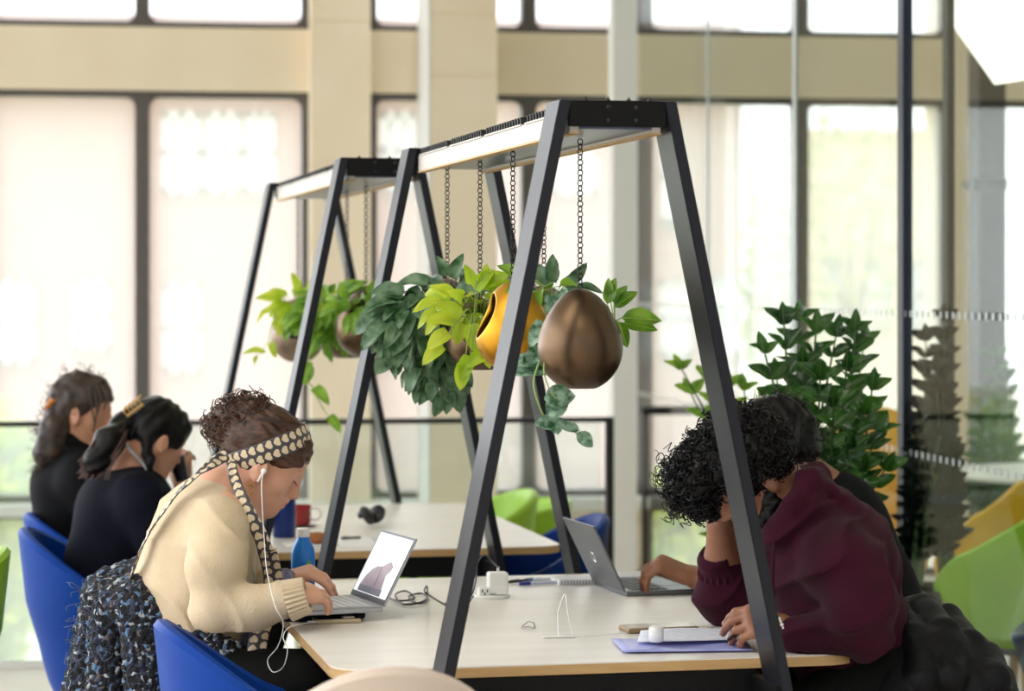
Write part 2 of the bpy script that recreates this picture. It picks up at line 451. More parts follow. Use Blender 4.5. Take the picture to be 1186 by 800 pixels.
# ================================================================== outside
M_brick = mat('sunlit_brick', (158, 118, 106), .9, col2=(146, 106, 94), nscale=14, detail=6)
M_brick.name = 'brick'
M_render = mat('pale_render', (226, 214, 186), .9, col2=(214, 200, 168), nscale=.4)
M_wframe = mat('white_window_frame', (205, 205, 208), .5)
M_wpane = mat('dark_window_glass', (170, 184, 196), .15)
M_grass = mat('pale_paving', (196, 194, 178), .8, col2=(170, 180, 140), nscale=.6)
b = MB(); b.box((-40, 12.7, -1.7), (40, 70, -1.5)); structure('ground', b, M_grass)
def facade_building(name, u0, u1, y, v_top, m, wins, label, band=None, depth=6):
    o = empty(name, (fx(u0, y), y, -1.5), label=label, cat='building'); X0 = fx(u0, y)
    zt = PW((u0+u1)/2, v_top, y).z+1.5
    b = MB(); b.box((0, 0, 0), (fx(u1, y)-X0, depth, zt)); b.build('wall', m, o)
    for (a, c, va, vb) in wins:
        pa, pb = PW(a, va, y), PW(c, vb, y)
        f = MB(); x0, x1, z1, z0 = pa.x-X0, pb.x-X0, pa.z+1.5, pb.z+1.5
        for (q0, q1, r0, r1) in ((x0, x0+.09, z0, z1), (x1-.09, x1, z0, z1), (x0, x1, z0, z0+.09), (x0, x1, z1-.09, z1), ((x0+x1)/2-.05, (x0+x1)/2+.05, z0, z1), (x0, x1, (z0+z1)/2-.05, (z0+z1)/2+.05)):
            f.box((q0, -.10, r0), (q1, .02, r1))
        fr = f.build('window', M_wframe, o)
        g = MB(); g.box((x0+.05, -.03, z0+.05), (x1-.05, -.01, z1-.05)); g.build('pane', M_wpane if c % 2 else M_wframe, fr)
    if band:
        for vb in band:
            z = PW((u0+u1)/2, vb, y).z+1.5; b = MB(); b.box((-.05, -.15, z-.12), (fx(u1, y)-X0+.05, 0, z+.12)); b.build('stone_band', M_wframe, o)
    return o
facade_building('brick_building', -60, 858, 34.0, 20, M_brick,
    [(188, 232, 130, 224), (238, 278, 130, 224), (284, 318, 130, 224), (85, 127, 325, 405), (-4, 40, 325, 420), (190, 232, 330, 430), (440, 480, 130, 220), (640, 690, 130, 225), (765, 790, 150, 260), (764, 798, 325, 413), (822, 855, 322, 411), (640, 690, 330, 420), (440, 485, 330, 420)],
    'long pale pink brick building with white windows seen through the far glazing')
facade_building('rendered_building', 930, 1150, 44.0, 150, M_render, [(950, 975, 300, 380), (1000, 1030, 300, 380), (1050, 1081, 300, 380), (1105, 1130, 300, 380)],
    'pale cream rendered building outside beyond the right-hand glazing', depth=4)
M_leaf_out = leaf_mat('outdoor_leaves', (160, 196, 20), (222, 226, 50), .5, scale=4, tr=.5)
M_leaf_grey = leaf_mat('olive_leaves', (170, 178, 120), (204, 204, 150), .6, scale=3, tr=.4)
M_bark = mat('bark', (120, 104, 84), .9, bump=.4, bscale=20)
def leaf_cloud(mb, c, rad, n, size, flat=.45):
    for _ in range(n):
        d = Vector(rng.normal(size=3)).normalized()*(random.random()**.4)
        p = Vector(c)+Vector((d.x*rad[0], d.y*rad[1], d.z*rad[2]))
        q = Euler((random.uniform(-1.2, 1.2), random.uniform(-1.2, 1.2), random.uniform(0, 6.3))).to_matrix()
        s_ = size*random.uniform(.6, 1.3); w = s_*flat
        pts = [(-s_, 0, 0), (-s_*.3, -w, s_*.08), (s_*.4, -w*.8, s_*.05), (s_, 0, -s_*.15), (s_*.4, w*.8, s_*.05), (-s_*.3, w, s_*.08)]
        mb.add([p+q@Vector(v) for v in pts], [(0, 1, 5), (1, 2, 4, 5), (2, 3, 4)])
def tree(name, u, v, y, rad, n, size, m, label, trunk=True, cat='tree', group=None):
    c = PW(u, v, y); o = empty(name, (c.x, y, -1.5), label=label, cat=cat, group=group)
    b = MB(); leaf_cloud(b, (0, 0, c.z+1.5), rad, n, size); b.build('foliage', m, o)
    t = MB(); zc = c.z+1.5
    t.tube([(0, 0, 0), (.03, 0, zc*.5), (0, .02, zc)], [.12*rad[0], .09*rad[0], .04*rad[0]], 8)
    for k in range(5):
        a = k*1.3; t.tube([(0, 0, zc*.6), (rad[0]*.5*math.cos(a), rad[1]*.5*math.sin(a), zc+rad[2]*.3)], [.04*rad[0], .015*rad[0]], 6)
    t.build('trunk', M_bark, o, True)
    return o
tree('garden_tree', 888, 330, 26, (.28, .28, 1.35), 700, .09, M_leaf_grey, 'slim pale green tree outside, right of the brick building')
tree('garden_tree', 985, 290, 30, (.8, .8, 2.0), 500, .09, M_leaf_grey, 'thin leaved bare looking tree outside in front of the cream building')
sh = [(784, 628, 17.2, (.42, .4, .55), 2000, 'bright yellow green shrub outside low behind the glass partition, beside the white column'),
      (872, 612, 17.6, (.45, .4, .6), 1200, 'bright yellow green shrub outside behind the curly haired heads'),
      (-6, 628, 17.0, (.34, .4, .95), 1300, 'tall yellow green shrub outside at the far left window'),
      (98, 690, 17.2, (.36, .3, .45), 1000, 'low yellow green shrub outside under the left windows, behind the blue chairs'),
      (1005, 610, 18, (.7, .4, .5), 800, 'low green shrub outside behind the yellow chairs')]
for (u, v, y, rad, n, lab) in sh:
    c = PW(u, v, y); o = empty('garden_shrub', (c.x, y, -1.5), label=lab, cat='shrub')
    b = MB(); leaf_cloud(b, (0, 0, c.z+1.5), rad, n, .085); b.build('foliage', M_leaf_out, o)
    t = MB()
    for k in range(5): t.tube([(0, 0, 0), (.15*math.cos(k*1.26), .15*math.sin(k*1.26), c.z+1.4)], [.02, .01], 6)
    t.build('stem', M_bark, o, True)
# ------------------------------------------------------------------ daylight
SKY = (2.6, .55, .40, 1.65); SUN_E = 3.4
w = bpy.data.worlds.new('sky'); scene.world = w; w.use_nodes = True; nt = w.node_tree
bg = nt.nodes['Background']
tc = nt.nodes.new('ShaderNodeTexCoord'); sp = nt.nodes.new('ShaderNodeSeparateXYZ'); nt.links.new(tc.outputs['Generated'], sp.inputs[0])
# bright overcast sky, strength shaped brighter left and beyond the windows, dimmer behind camera
rp = nt.nodes.new('ShaderNodeValToRGB'); rp.color_ramp.elements[0].position = .42; rp.color_ramp.elements[0].color = (.42, .40, .36, 1)
rp.color_ramp.elements[1].position = .5; rp.color_ramp.elements[1].color = (.95, .97, 1, 1)
mz = nt.nodes.new('ShaderNodeMapRange'); mz.inputs['From Min'].default_value = -1; mz.inputs['From Max'].default_value = 1
nt.links.new(sp.outputs['Z'], mz.inputs['Value']); nt.links.new(mz.outputs[0], rp.inputs['Fac'])
nt.links.new(rp.outputs['Color'], bg.inputs['Color'])
def mr_(sock, lo, hi):
    m = nt.nodes.new('ShaderNodeMapRange'); m.inputs['From Min'].default_value = -1; m.inputs['From Max'].default_value = 1
    m.inputs['To Min'].default_value = lo; m.inputs['To Max'].default_value = hi; nt.links.new(sock, m.inputs['Value']); return m.outputs[0]
mm = nt.nodes.new('ShaderNodeMath'); mm.operation = 'MULTIPLY'
nt.links.new(mr_(sp.outputs['X'], SKY[0], SKY[1]), mm.inputs[0]); nt.links.new(mr_(sp.outputs['Y'], SKY[2], SKY[3]), mm.inputs[1]); nt.links.new(mm.outputs[0], bg.inputs['Strength'])
sd = bpy.data.lights.new('sun', 'SUN'); sd.energy = SUN_E; sd.angle = R(8); sd.color = (1, .96, .88)
so = bpy.data.objects.new('sun', sd); COL.objects.link(so); so.rotation_euler = (R(30), 0, R(-30))
ld = bpy.data.lights.new('hall_light', 'AREA'); ld.energy = 45; ld.size = 3.0; ld.color = (1, .96, .9)
lo_ = bpy.data.objects.new('hall_light', ld); COL.objects.link(lo_); lo_.location = (-.8, 3.0, 4.4)
vs = scene.view_settings; vs.view_transform = 'Standard'; vs.look = 'None'; vs.gamma = 1; vs.exposure = 0.52; vs.use_curve_mapping = False
scene.cycles.use_denoising = True
scene.cycles.transparent_max_bounces = 24; scene.cycles.max_bounces = 8
scene.cycles.caustics_reflective = False; scene.cycles.caustics_refractive = False
scene.cycles.sample_clamp_indirect = 8
# ================================================================== shared tables with their A-frames
M_top = mat('white_laminate', (236, 232, 226), .32, col2=(230, 225, 217), nscale=3, spec=.5, stretch=(1, 6, 1))
M_ply = mat('plywood_edge', (205, 170, 118), .55, col2=(190, 152, 100), nscale=6, stretch=(1, 1, 14))
M_leg = mat('charcoal_powder_coat', (19, 21, 30), .42, spec=.35, bump=.03, bscale=300)
M_bar = mat('near_black_steel', (8, 8, 10), .55, spec=.2)
M_beam = mat('pale_grey_beam', (196, 192, 184), .5)
M_under = mat('blue_grey_underside', (84, 90, 116), .3, .3)
M_rubber = mat('black_rubber', (20, 20, 22), .6)
Y0, Y1 = 4.54, 5.955; X0, X1 = .655, 1.695; CXF = 1.156; ZT = .74; TT = .021
def rounded_rect(x0, y0, x1, y1, r, n=8):
    p = []
    for (cx, cy, a0) in ((x1-r, y0+r, -90), (x1-r, y1-r, 0), (x0+r, y1-r, 90), (x0+r, y0+r, 180)):
        for k in range(n+1):
            a = R(a0+90*k/n); p.append((cx+r*math.cos(a), cy+r*math.sin(a)))
    return p
def make_table(ox, oy, label):
    """ox, oy: shift in table axes"""
    root = empty('shared_table', T(CXF+ox, (Y0+Y1)/2+oy), AL, label=label, cat='table')
    cx, cy = CXF, (Y0+Y1)/2
    rr = rounded_rect(X0-cx, Y0-cy, X1-cx, Y1-cy, .075)
    ri = [(x*.997, y*.998) for x, y in rr]
    b = MB(); b.prism(rr, ZT-TT, ZT-.0025); b.build('tabletop_edge', M_ply, root)
    b = MB(); b.prism(ri, ZT-.0025, ZT); b.build('tabletop', M_top, root)
    LH = 1.797
    def lx(z, s): return s*(.100+(LH-z)*(.318-.100)/(LH-.74))
    for ye, side in ((Y0-cy, -1), (Y1-cy, 1)):
        ya, yb = (ye-.168, ye-.06) if side < 0 else (ye+.012, ye+.118)
        for s in (-1, 1):
            b = MB(); w = .0215
            xs0, xs1 = lx(0, s), lx(LH, s)
            o0, i0, o1, i1 = xs0+s*w*.5, xs0-s*w*.5, xs1+s*w*.5, xs1-s*w*.5
            q = [(o0, ya, 0), (i0, ya, 0), (i0, yb, 0), (o0, yb, 0), (o1, ya, LH), (i1, ya, LH), (i1, yb, LH), (o1, yb, LH)]
            bm = bmesh.new(); vs_ = [bm.verts.new(v) for v in q]
            for f in ((0, 3, 2, 1), (4, 5, 6, 7), (0, 1, 5, 4), (1, 2, 6, 5), (2, 3, 7, 6), (3, 0, 4, 7)): bm.faces.new([vs_[i] for i in f])
            bmesh.ops.recalc_face_normals(bm, faces=bm.faces[:]); bmesh.ops.bevel(bm, geom=bm.edges[:], offset=.0018, segments=2, affect='EDGES'); b.bm(bm)
            lg = b.build('leg', M_leg, root)
        # head bar between the legs with bolts, and low cross bar
        b = MB(); t = lx(LH, 1)-.008; yf = ya if side < 0 else ya
        b.box((-t, yf+.004, LH-.048), (t, yf+.020, LH), b=.002); hb = b.build('head_bar', M_bar, root)
        for bx in (-.018, .035):
            for bz in (LH-.013, LH-.037):
                b = MB(); b.sphere((bx, yf+.003, bz), (.0045, .003, .0045), u=12, v=8); b.build('bolt', M_black, hb, True)
        for bx in (-.06, -.018, .022, .062):
            b = MB(); b.lathe([(.0045, LH), (.0045, LH+.002), (.0018, LH+.003), (.0015, LH+.006)], 10, Matrix.Translation((bx, yf+.01, 0))); b.build('nut', M_black, hb)
        zb = ZT-TT-.006
        b = MB(); t2 = lx(zb, 1)-.012
        ybar = ye-.055 if side < 0 else ye+.01
        ybar = ye+.004 if side < 0 else ye-.05
        b.box((-t2-.01, ybar, zb-.050), (t2+.01, ybar+.045, zb+.005), b=.002); b.build('cross_bar', M_bar, root)
        for sx in (-1, 1):
            b = MB(); xm = lx(zb-.025, sx)
            b.box((min(xm-.022*sx, xm-.002*sx), min(ya, ybar)+.01, zb-.045), (max(xm-.022*sx, xm-.002*sx), max(yb, ybar+.03), zb-.004)); b.build('bracket', M_bar, root)
    b = MB(); zb = ZT-TT-.001
    for s in (-1, 1): b.box((s*.24-.02, Y0-cy+.04, zb-.050), (s*.24+.02, Y1-cy-.04, zb))
    b.box((-.25, -.02, zb-.05), (.25, .02, zb)); b.build('under_frame', M_bar, root)
    # roof channel between the two head bars
    ya, yb = Y0-cy-.145, Y1-cy+.016
    for s in (-1, 1):
        b = MB(); b.box((s*.078-.009, ya, LH-.058), (s*.078+.009, yb, LH-.020), b=.002); b.build('beam', M_beam, root)
        b = MB(); b.box((s*.078-.0105, ya, LH-.061), (s*.078+.0105, yb, LH-.0578)); b.build('beam_edging', M_ply, root)
    b = MB(); b.box((-.069, ya, LH-.052), (.069, yb, LH-.046)); b.build('channel_plate', M_under, root)
    L = yb-ya; n = 4
    for s in (-1, 1):
        for k in range(n):
            y0 = ya+L*(k+.03)/n; y1 = ya+L*(k+.93)/n
            b = MB(); b.box((s*.078-.012, y0, LH-.0205), (s*.078+.012, y1, LH-.0175)); st = b.build('comb_strip', M_beam, root)
            f = MB(); m_ = 14
            for j in range(m_):
                y = y0+(y1-y0)*(j+.5)/m_
                f.box((s*.078-.009, y-.0035, LH-.018), (s*.078+.009, y+.0035, LH-.003)); f.box((s*.078-.009, y-.0035, LH-.006), (s*.078+.009, y+.011, LH-.003))
            f.build('fins', M_rubber, st)
    return root
t1 = make_table(0, 0, 'white shared table with black A-frame legs carrying both laptops and the loose papers')
t2 = make_table(-.10, 2.07, 'white shared table standing behind the first one, with the red mug on it')
# ================================================================== leaves and plants
class Leaves:
    def __init__(s): s.v = []; s.f = []; s.uv = []
    def leaf(s, base, d, nrm, L, W, kind='heart', droop=.35, fold=.25, nu=7, nv=4):
        d = Vector(d).normalized(); n = Vector(nrm); n = (n-d*n.dot(d))
        if n.length < 1e-4: n = d.orthogonal()
        n.normalize(); y = n.cross(d); i0 = len(s.v); base = Vector(base)
        tw = random.uniform(-.25, .25)
        for i in range(nu+1):
            t = i/nu
            if kind == 'heart': w = W*1.75*(t**.42)*((1-t)**.75) if 0 < t < 1 else 0; back = -.16*L if 0 < t < .2 else 0
            elif kind == 'oval': w = W*1.0*math.sin(math.pi*min(1, t**.8))**.75 if 0 < t < 1 else 0; back = 0
            else: w = W*math.sin(math.pi*t**.9)**.9 if 0 < t < 1 else 0; back = 0
            w = max(w, .0006)
            for j in range(nv+1):
                q = j/nv*2-1
                x = t*L+back*abs(q)*(1-t*3 if t < .33 else 0); h = fold*abs(q)*w-droop*L*t*t+tw*q*w*t
                h += .03*L*math.sin(9*t+3*q)*abs(q)
                s.v.append(base+d*x+y*(q*w*.5)+n*h); s.uv.append((t, j/nv))
        for i in range(nu):
            for j in range(nv):
                a = i0+i*(nv+1)+j; s.f.append((a, a+nv+1, a+nv+2, a+1))
    def build(s, name, m, parent):
        me = bpy.data.meshes.new(name)
        Mi = (Matrix.Translation(parent.location) @ parent.rotation_euler.to_matrix().to_4x4()).inverted()
        me.from_pydata([tuple(Mi@v) for v in s.v], [], s.f)
        ul = me.uv_layers.new(name='UVMap'); li = [l.vertex_index for l in me.loops]
        for k, vi in enumerate(li): ul.data[k].uv = s.uv[vi]
        return link_mesh(name, me, m, parent, True)
M_lf_dark = leaf_mat('dark_satin_leaf', (46, 88, 48), (116, 146, 112), .35, scale=30, tr=.25)
M_lf_silver = leaf_mat('silver_splashed_leaf', (50, 96, 62), (150, 182, 158), .35, scale=60, tr=.25)
M_lf_lime = leaf_mat('lime_leaf', (164, 196, 40), (206, 218, 70), .4, vein=(190, 208, 80), scale=12, tr=.5)
M_lf_green = leaf_mat('fresh_green_leaf', (92, 140, 36), (142, 182, 58), .35, vein=(170, 200, 100), scale=14, tr=.45)
M_lf_zz = leaf_mat('glossy_dark_leaf', (28, 66, 26), (62, 108, 40), .16, vein=(90, 130, 60), scale=10, tr=.25)
M_lf_zzb = leaf_mat('reflection_dark_leaf', (8, 16, 14), (16, 28, 22), .2, scale=10, tr=.1)  # leaf colour blackened to stand in for a dark reflection in the glass
M_stem = mat('green_stem', (150, 176, 84), .5)
M_stem_d = mat('dark_green_stem', (64, 92, 48), .5)
M_soil = mat('potting_soil', (54, 42, 34), .95, bump=.8, bscale=120)
M_bronze = mat('dark_bronze', (116, 94, 72), .33, .85, col2=(84, 66, 52), nscale=5)
M_gold = mat('brushed_gold', (206, 152, 44), .35, .85, col2=(188, 134, 36), nscale=6)
M_taupe = mat('taupe_metal', (150, 130, 112), .4, .6, col2=(128, 108, 92), nscale=6)
M_chain = mat('dark_chain', (50, 46, 44), .45, .7)
def chain(parent, z0, z1, r=.0058, wire=.0013):
    b = MB(); z = z0; k = 0; pitch = r*2-wire*1.2
    while z < z1-r:
        M = Matrix.Translation((0, 0, z+r)) @ Matrix.Rotation(R(90*(k % 2)+25), 4, 'Z') @ Matrix.Rotation(R(90), 4, 'X')
        b.torus(r, wire, M, 14, 6); z += pitch; k += 1
    b.sphere((0, 0, z0), .0035, u=8, v=6)
    return b.build('chain', M_chain, parent, True)
Z_UNDER = 1.745
def planter(u, vtop, vbot, d, m, face, label, name='hanging_planter', wide=1.0, res=.0022):
    """teardrop metal pot with an opening in its side, hung by a chain from the frame above"""
    top = J(u, vtop, d); bot = J(u, vbot, d); H = top.z-bot.z; q = H/.197
    root = empty(name, bot, 0, label=label, cat='planter', group=None)
    F = Field()
    F.ell((0, 0, .080*q), (.081*q*wide, .081*q*wide, .080*q), k=.01).ell((0, 0, .107*q), (.063*q*wide, .063*q*wide, .090*q), k=.035*q)
    F.ell((0, 0, .080*q), (.077*q*wide, .077*q*wide, .076*q), k=.001, op='-').ell((0, 0, .107*q), (.059*q*wide, .059*q*wide, .086*q), k=.001, op='-')
    a = R(face); dr = Vector((math.cos(a), math.sin(a), 0))
    F.ell(dr*.075*q*wide+Vector((0, 0, .128*q)), (.052*q, .052*q, .052*q), k=.006, op='-')
    F.mesh('pot', res, m, None, clip=[((0, 0, .004), (0, 0, -1))]).parent = root
    b = MB(); b.lathe([(.001, .05*q), (.06*q*wide, .055*q), (.072*q*wide, .075*q), (.05*q*wide, .085*q), (.001, .088*q)], 24); b.build('soil', M_soil, root, True)
    chain(root, H-.002, Z_UNDER-bot.z)
    return root, dr, q
def vine(root, pts, lv, stems, n, L, W, kind='heart', r=.0016, start=0.05, spread=1.0):
    pts = catmull(pts, 8); stems.tube(pts, r, 5)
    for i in range(n):
        t = start+(1-start)*i/max(1, n-1); f = t*(len(pts)-1); k = min(int(f), len(pts)-2); p = pts[k].lerp(pts[k+1], f-k); tan = (pts[k+1]-pts[k]).normalized()
        side = Vector((random.uniform(-1, 1), random.uniform(-1, .6), random.uniform(-.5, .5)))*spread
        dd = (tan*.5+side+Vector((0, 0, -.35))).normalized(); s_ = random.uniform(.75, 1.15)*(1-.25*t)
        pe = p+dd*.02; stems.tube([p, pe], r*.7, 4, cap=False)
        lv.leaf(pe, dd, (random.uniform(-.4, .2), -1, random.uniform(.1, .9)), L*s_, W*s_, kind)
def bush(root, lv, st, cpx, rad, n, L, W, kind='heart', down=.6, base=None, seed=1):
    """leaves on short stalks filling a rounded clump around a point"""
    random.seed(seed); base = base or (root.location+Vector((0, 0, .1)))
    for _ in range(n):
        d = Vector((random.gauss(0, 1), random.gauss(0, 1), random.gauss(0, 1))).normalized()*(random.random()**.35)
        p = Vector(cpx)+Vector((d.x*rad[0], d.y*rad[1], d.z*rad[2]))
        out = (d+Vector((0, 0, -down))).normalized(); s_ = random.uniform(.7, 1.15)
        st.tube([base.lerp(p, .15), base.lerp(p, .6)+Vector((0, 0, .02)), p], .0011, 4, cap=False)
        lv.leaf(p, out, (random.uniform(-.5, .3), -1+random.uniform(0, .6), random.uniform(0, 1)), L*s_, W*s_, kind)
def finish(root, lv, m, st=None, name='foliage', ms=M_stem):
    lv.build(name, m, root)
    if st is not None and st.v:
        world_child('stems', st, ms, root, True)
# front egg pot, opening away from the camera; leaves show at its right and a vine trails at its left
r1, dr, q = planter(672, 334, 452, 4.78, M_bronze, 70, 'dark bronze teardrop pot hanging nearest, its smooth closed side showing, vine trailing below')
random.seed(3)
lv, st = Leaves(), MB()
o = J(712, 372, 4.84)
for (u, v, dx, dz, L) in ((703, 352, .25, .9, .055), (712, 356, .7, .55, .055), (720, 368, 1, -.02, .08), (716, 372, .3, -.9, .055), (711, 352, .5, .8, .045), (722, 374, .95, -.15, .07), (706, 345, -.1, 1, .04)):
    p = J(u, v, 4.86); st.tube([o, p], .0013, 4); lv.leaf(p, (dx, -.15, dz), (-.3, -1, .5), L, L*.5, 'oval', droop=.12)
finish(r1, lv, M_lf_green, st)
lv, st = Leaves(), MB()
pts = [J(640, 380, 4.82), J(626, 415, 4.78), J(618, 445, 4.76), J(628, 478, 4.76), J(640, 492, 4.76), J(655, 494, 4.76), J(668, 502, 4.76), J(680, 510, 4.76)]
st.tube(catmull(pts, 8), .0016, 5)
st.tube(catmull([J(640, 385, 4.82), J(630, 425, 4.74), J(636, 450, 4.74), J(644, 462, 4.74)], 8), .0014, 5)
for (u, v, dx, dz, L, W) in ((630, 462, 1, .12, .062, .045), (632, 478, .8, .35, .048, .045), (640, 483, .2, -.6, .035, .035), (644, 490, -1, .0, .042, .034), (650, 489, .7, -.5, .03, .022), (668, 501, .7, -.6, .042, .028), (656, 493, .9, -.3, .028, .02)):
    lv.leaf(J(u, v, 4.74), (dx, -.1, dz), (-.1, -1, .35), L, W, 'oval', droop=.1)
for (u, v, dx, dz, L, W) in ((640, 398, -.8, -.75, .075, .045), (628, 402, -.55, -.8, .07, .048), (645, 372, -.3, .8, .06, .04), (634, 425, -1, -.1, .085, .05), (645, 360, .3, .8, .05, .035), (630, 372, -.5, -.8, .06, .04), (626, 418, -1, -.02, .07, .04)):
    lv.leaf(J(u, v, 4.86), (dx, -.1, dz), (-.15, -1, .5), L, W, 'heart', droop=.15)
finish(r1, lv, M_lf_silver, st, 'trailing_vine')
# golden pot half hidden by the frame leg
r2, dr, q = planter(594, 326, 430, 5.12, M_gold, 182, 'shiny gold hanging pot partly hidden behind the nearest leg of the frame')
lv, st = Leaves(), MB()
bush(r2, lv, st, J(628, 338, 5.12), (.05, .05, .03), 18, .065, .035, 'oval', .2, seed=5)
finish(r2, lv, M_lf_green, st)
r3, dr, q = planter(630, 330, 436, 5.42, M_taupe, -120, 'taupe hanging pot behind the gold pot, mostly covered by green leaves')
lv, st = Leaves(), MB()
bush(r3, lv, st, J(636, 342, 5.38), (.075, .05, .04), 26, .06, .04, 'heart', .2, seed=6)
finish(r3, lv, M_lf_dark, st)
# bronze pot with lime leaves
r4, dr, q = planter(556, 345, 430, 5.62, M_bronze, -100, 'brown bronze hanging pot with bright lime green leaves, between two frame legs', wide=1.12)
lv, st = Leaves(), MB()
bush(r4, lv, st, J(548, 352, 5.50), (.09, .06, .05), 38, .058, .042, 'heart', .1, seed=8)
for (u, v, dx, dz) in ((520, 385, -.8, -.5), (545, 412, -.4, -.9), (512, 400, -.7, -.6), (560, 395, .2, -.9), (565, 408, -.7, -.4), (533, 366, -.7, .4), (550, 335, .6, .7), (560, 330, .8, .4), (525, 372, -1, .1), (538, 420, -.2, -1)):
    lv.leaf(J(u, v, 5.46), (dx, -.2, dz), (-.1, -1, .6), .062, .045, 'heart', droop=.15)
    st.tube(catmull([J(548, 375, 5.5), J((u+548)/2+3, min(v, 375)-8, 5.46), J(u, v, 5.46)], 5), .0013, 4)
finish(r4, lv, M_lf_lime, st)
r5, dr, q = planter(518, 322, 408, 5.92, M_taupe, -90, 'hanging pot buried under a thick cascade of dark satin green leaves')
lv, st = Leaves(), MB()
bush(r5, lv, st, J(484, 372, 5.72), (.095, .07, .085), 150, .070, .050, 'heart', .7, seed=9)
bush(r5, lv, st, J(520, 335, 5.74), (.07, .05, .03), 26, .075, .046, 'heart', .5, seed=10)
bush(r5, lv, st, J(508, 425, 5.74), (.07, .05, .06), 46, .06, .042, 'heart', 1.2, seed=12)
bush(r5, lv, st, J(516, 445, 5.72), (.045, .03, .04), 16, .045, .035, 'heart', 1.4, seed=13)
finish(r5, lv, M_lf_dark, st, ms=M_stem_d)
# planters over the second table
r6, dr, q = planter(424, 335, 414, 6.98, M_bronze, -95, 'bronze pot hanging over the second table, just left of a frame leg', wide=1.1, res=.003)
lv, st = Leaves(), MB(); bush(r6, lv, st, J(415, 355, 6.9), (.07, .05, .04), 40, .06, .035, 'heart', .2, seed=14); finish(r6, lv, M_lf_green, st)
r7, dr, q = planter(402, 338, 416, 7.25, M_bronze, -120, 'smaller looking bronze pot over the second table, behind its neighbour', wide=1.1, res=.003)
lv, st = Leaves(), MB(); bush(r7, lv, st, J(385, 365, 7.1), (.11, .06, .07), 110, .065, .038, 'heart', .5, seed=15)
vine(r7, [J(375, 375, 7.1), J(362, 400, 7.0), J(355, 430, 6.98), J(362, 450, 6.98), J(376, 476, 7.0)], lv, st, 4, .07, .05)
lv.leaf(J(356, 418, 6.98), (-.1, 0, -1), (0, -1, .2), .07, .045, 'oval', .1)
finish(r7, lv, M_lf_green, st)
r8, dr, q = planter(345, 345, 420, 7.75, M_taupe, -100, 'pale taupe pot at the far end over the second table with thin trailing stems', res=.003)
lv, st = Leaves(), MB(); bush(r8, lv, st, J(348, 352, 7.6), (.10, .05, .05), 60, .06, .034, 'heart', .3, seed=16)
vine(r8, [J(340, 360, 7.6), J(325, 352, 7.6), J(316, 372, 7.6), J(310, 395, 7.6), J(303, 407, 7.6)], lv, st, 4, .055, .035)
lv.leaf(J(309, 408, 7.6), (-1, 0, .05), (0, -.6, 1), .075, .036, 'oval', .1)
finish(r8, lv, M_lf_lime, st)
# ---------- standing plants
M_pot_dk = mat('matt_charcoal_pot', (58, 58, 60), .6)
def floor_pot(root, r, h):
    b = MB(); b.lathe([(.001, 0), (r*.78, 0), (r, h), (r*.93, h), (r*.9, h-.04), (.001, h-.04)], 32); b.build('pot', M_pot_dk, root, True)
    b = MB(); b.lathe([(.001, h-.05), (r*.9, h-.045), (r*.5, h-.03), (.001, h-.028)], 24); b.build('soil', M_soil, root, True)
def zz_stem(lv, st, a, b_, bow, n, L, W, side):
    """upright arching stem with paired glossy leaflets"""
    mid = a.lerp(b_, .55)+bow; pts = catmull([a, a.lerp(mid, .5)+bow*.2, mid, b_], 8)
    st.tube(pts, [.009*(1-.75*i/(len(pts)-1)) for i in range(len(pts))], 6)
    for i in range(n):
        t = .28+.72*i/(n-1); f = t*(len(pts)-1); k = min(int(f), len(pts)-2); p = pts[k].lerp(pts[k+1], f-k); tan = (pts[k+1]-pts[k]).normalized()
        for s_ in (-1, 1):
            sd = (side*s_ + tan*(.45+.5*t) + Vector((random.uniform(-.25, .25), random.uniform(-.3, .3), random.uniform(-.2, .2)))).normalized()
            sz = L*(1.1-.35*t)*random.uniform(.85, 1.12)
            lv.leaf(p, sd, (tan*.6+Vector((-.2, -.8, .5))), sz, W*sz/L, 'oval', droop=.12, fold=.2)
        if i == n-1: lv.leaf(p, tan, Vector((-.2, -1, .3)), L*.7, W*.6, 'oval', droop=.05)
def zz_plant(base, stems, label, m=M_lf_zz, seed=1, L=.075, W=.038, n=12, r=.2, h=.45):
    random.seed(seed); root = empty('zz_plant', base, 0, label=label, cat='potted plant'); floor_pot(root, r, h)
    lv, st = Leaves(), MB()
    for (u, v, d, ang, nn) in stems:
        tip = J(u, v, d); a = base+Vector((random.uniform(-.08, .08), random.uniform(-.08, .08), h-.05))
        bow = Vector(((tip.x-a.x)*-.10, random.uniform(-.03, .03), .06)); sd = Vector((math.cos(R(ang)), math.sin(R(ang)), 0))
        zz_stem(lv, st, a, tip, bow, nn, L, W, sd)
    lv.build('foliage', m, root); world_child('stems', st, M_stem_d, root, True)
    return root
pb = J(955, 700, 6.35); pb.z = 0
zz_plant(pb, [(908, 376, 6.3, 10, 13), (925, 372, 6.5, -20, 14), (886, 410, 6.2, 30, 12), (945, 385, 6.2, 15, 14), (968, 390, 6.35, -10, 15), (990, 384, 6.3, 20, 15), (1000, 400, 6.5, -30, 14),
              (1010, 452, 6.2, 10, 13), (1018, 500, 6.3, -20, 12), (980, 430, 6.1, 40, 14), (950, 440, 6.05, -10, 13), (930, 425, 6.15, 10, 13), (1000, 480, 6.05, 20, 12), (965, 470, 6.0, 0, 12), (900, 440, 6.4, 0, 11), (1024, 545, 6.25, 0, 10), (985, 520, 5.98, 30, 11), (1000, 545, 5.98, -30, 10)],
         'big glossy dark green zz plant rising behind the two men', seed=21, L=.088, W=.046, r=.17, h=.5)
pb = J(862, 700, 7.2); pb.z = 0
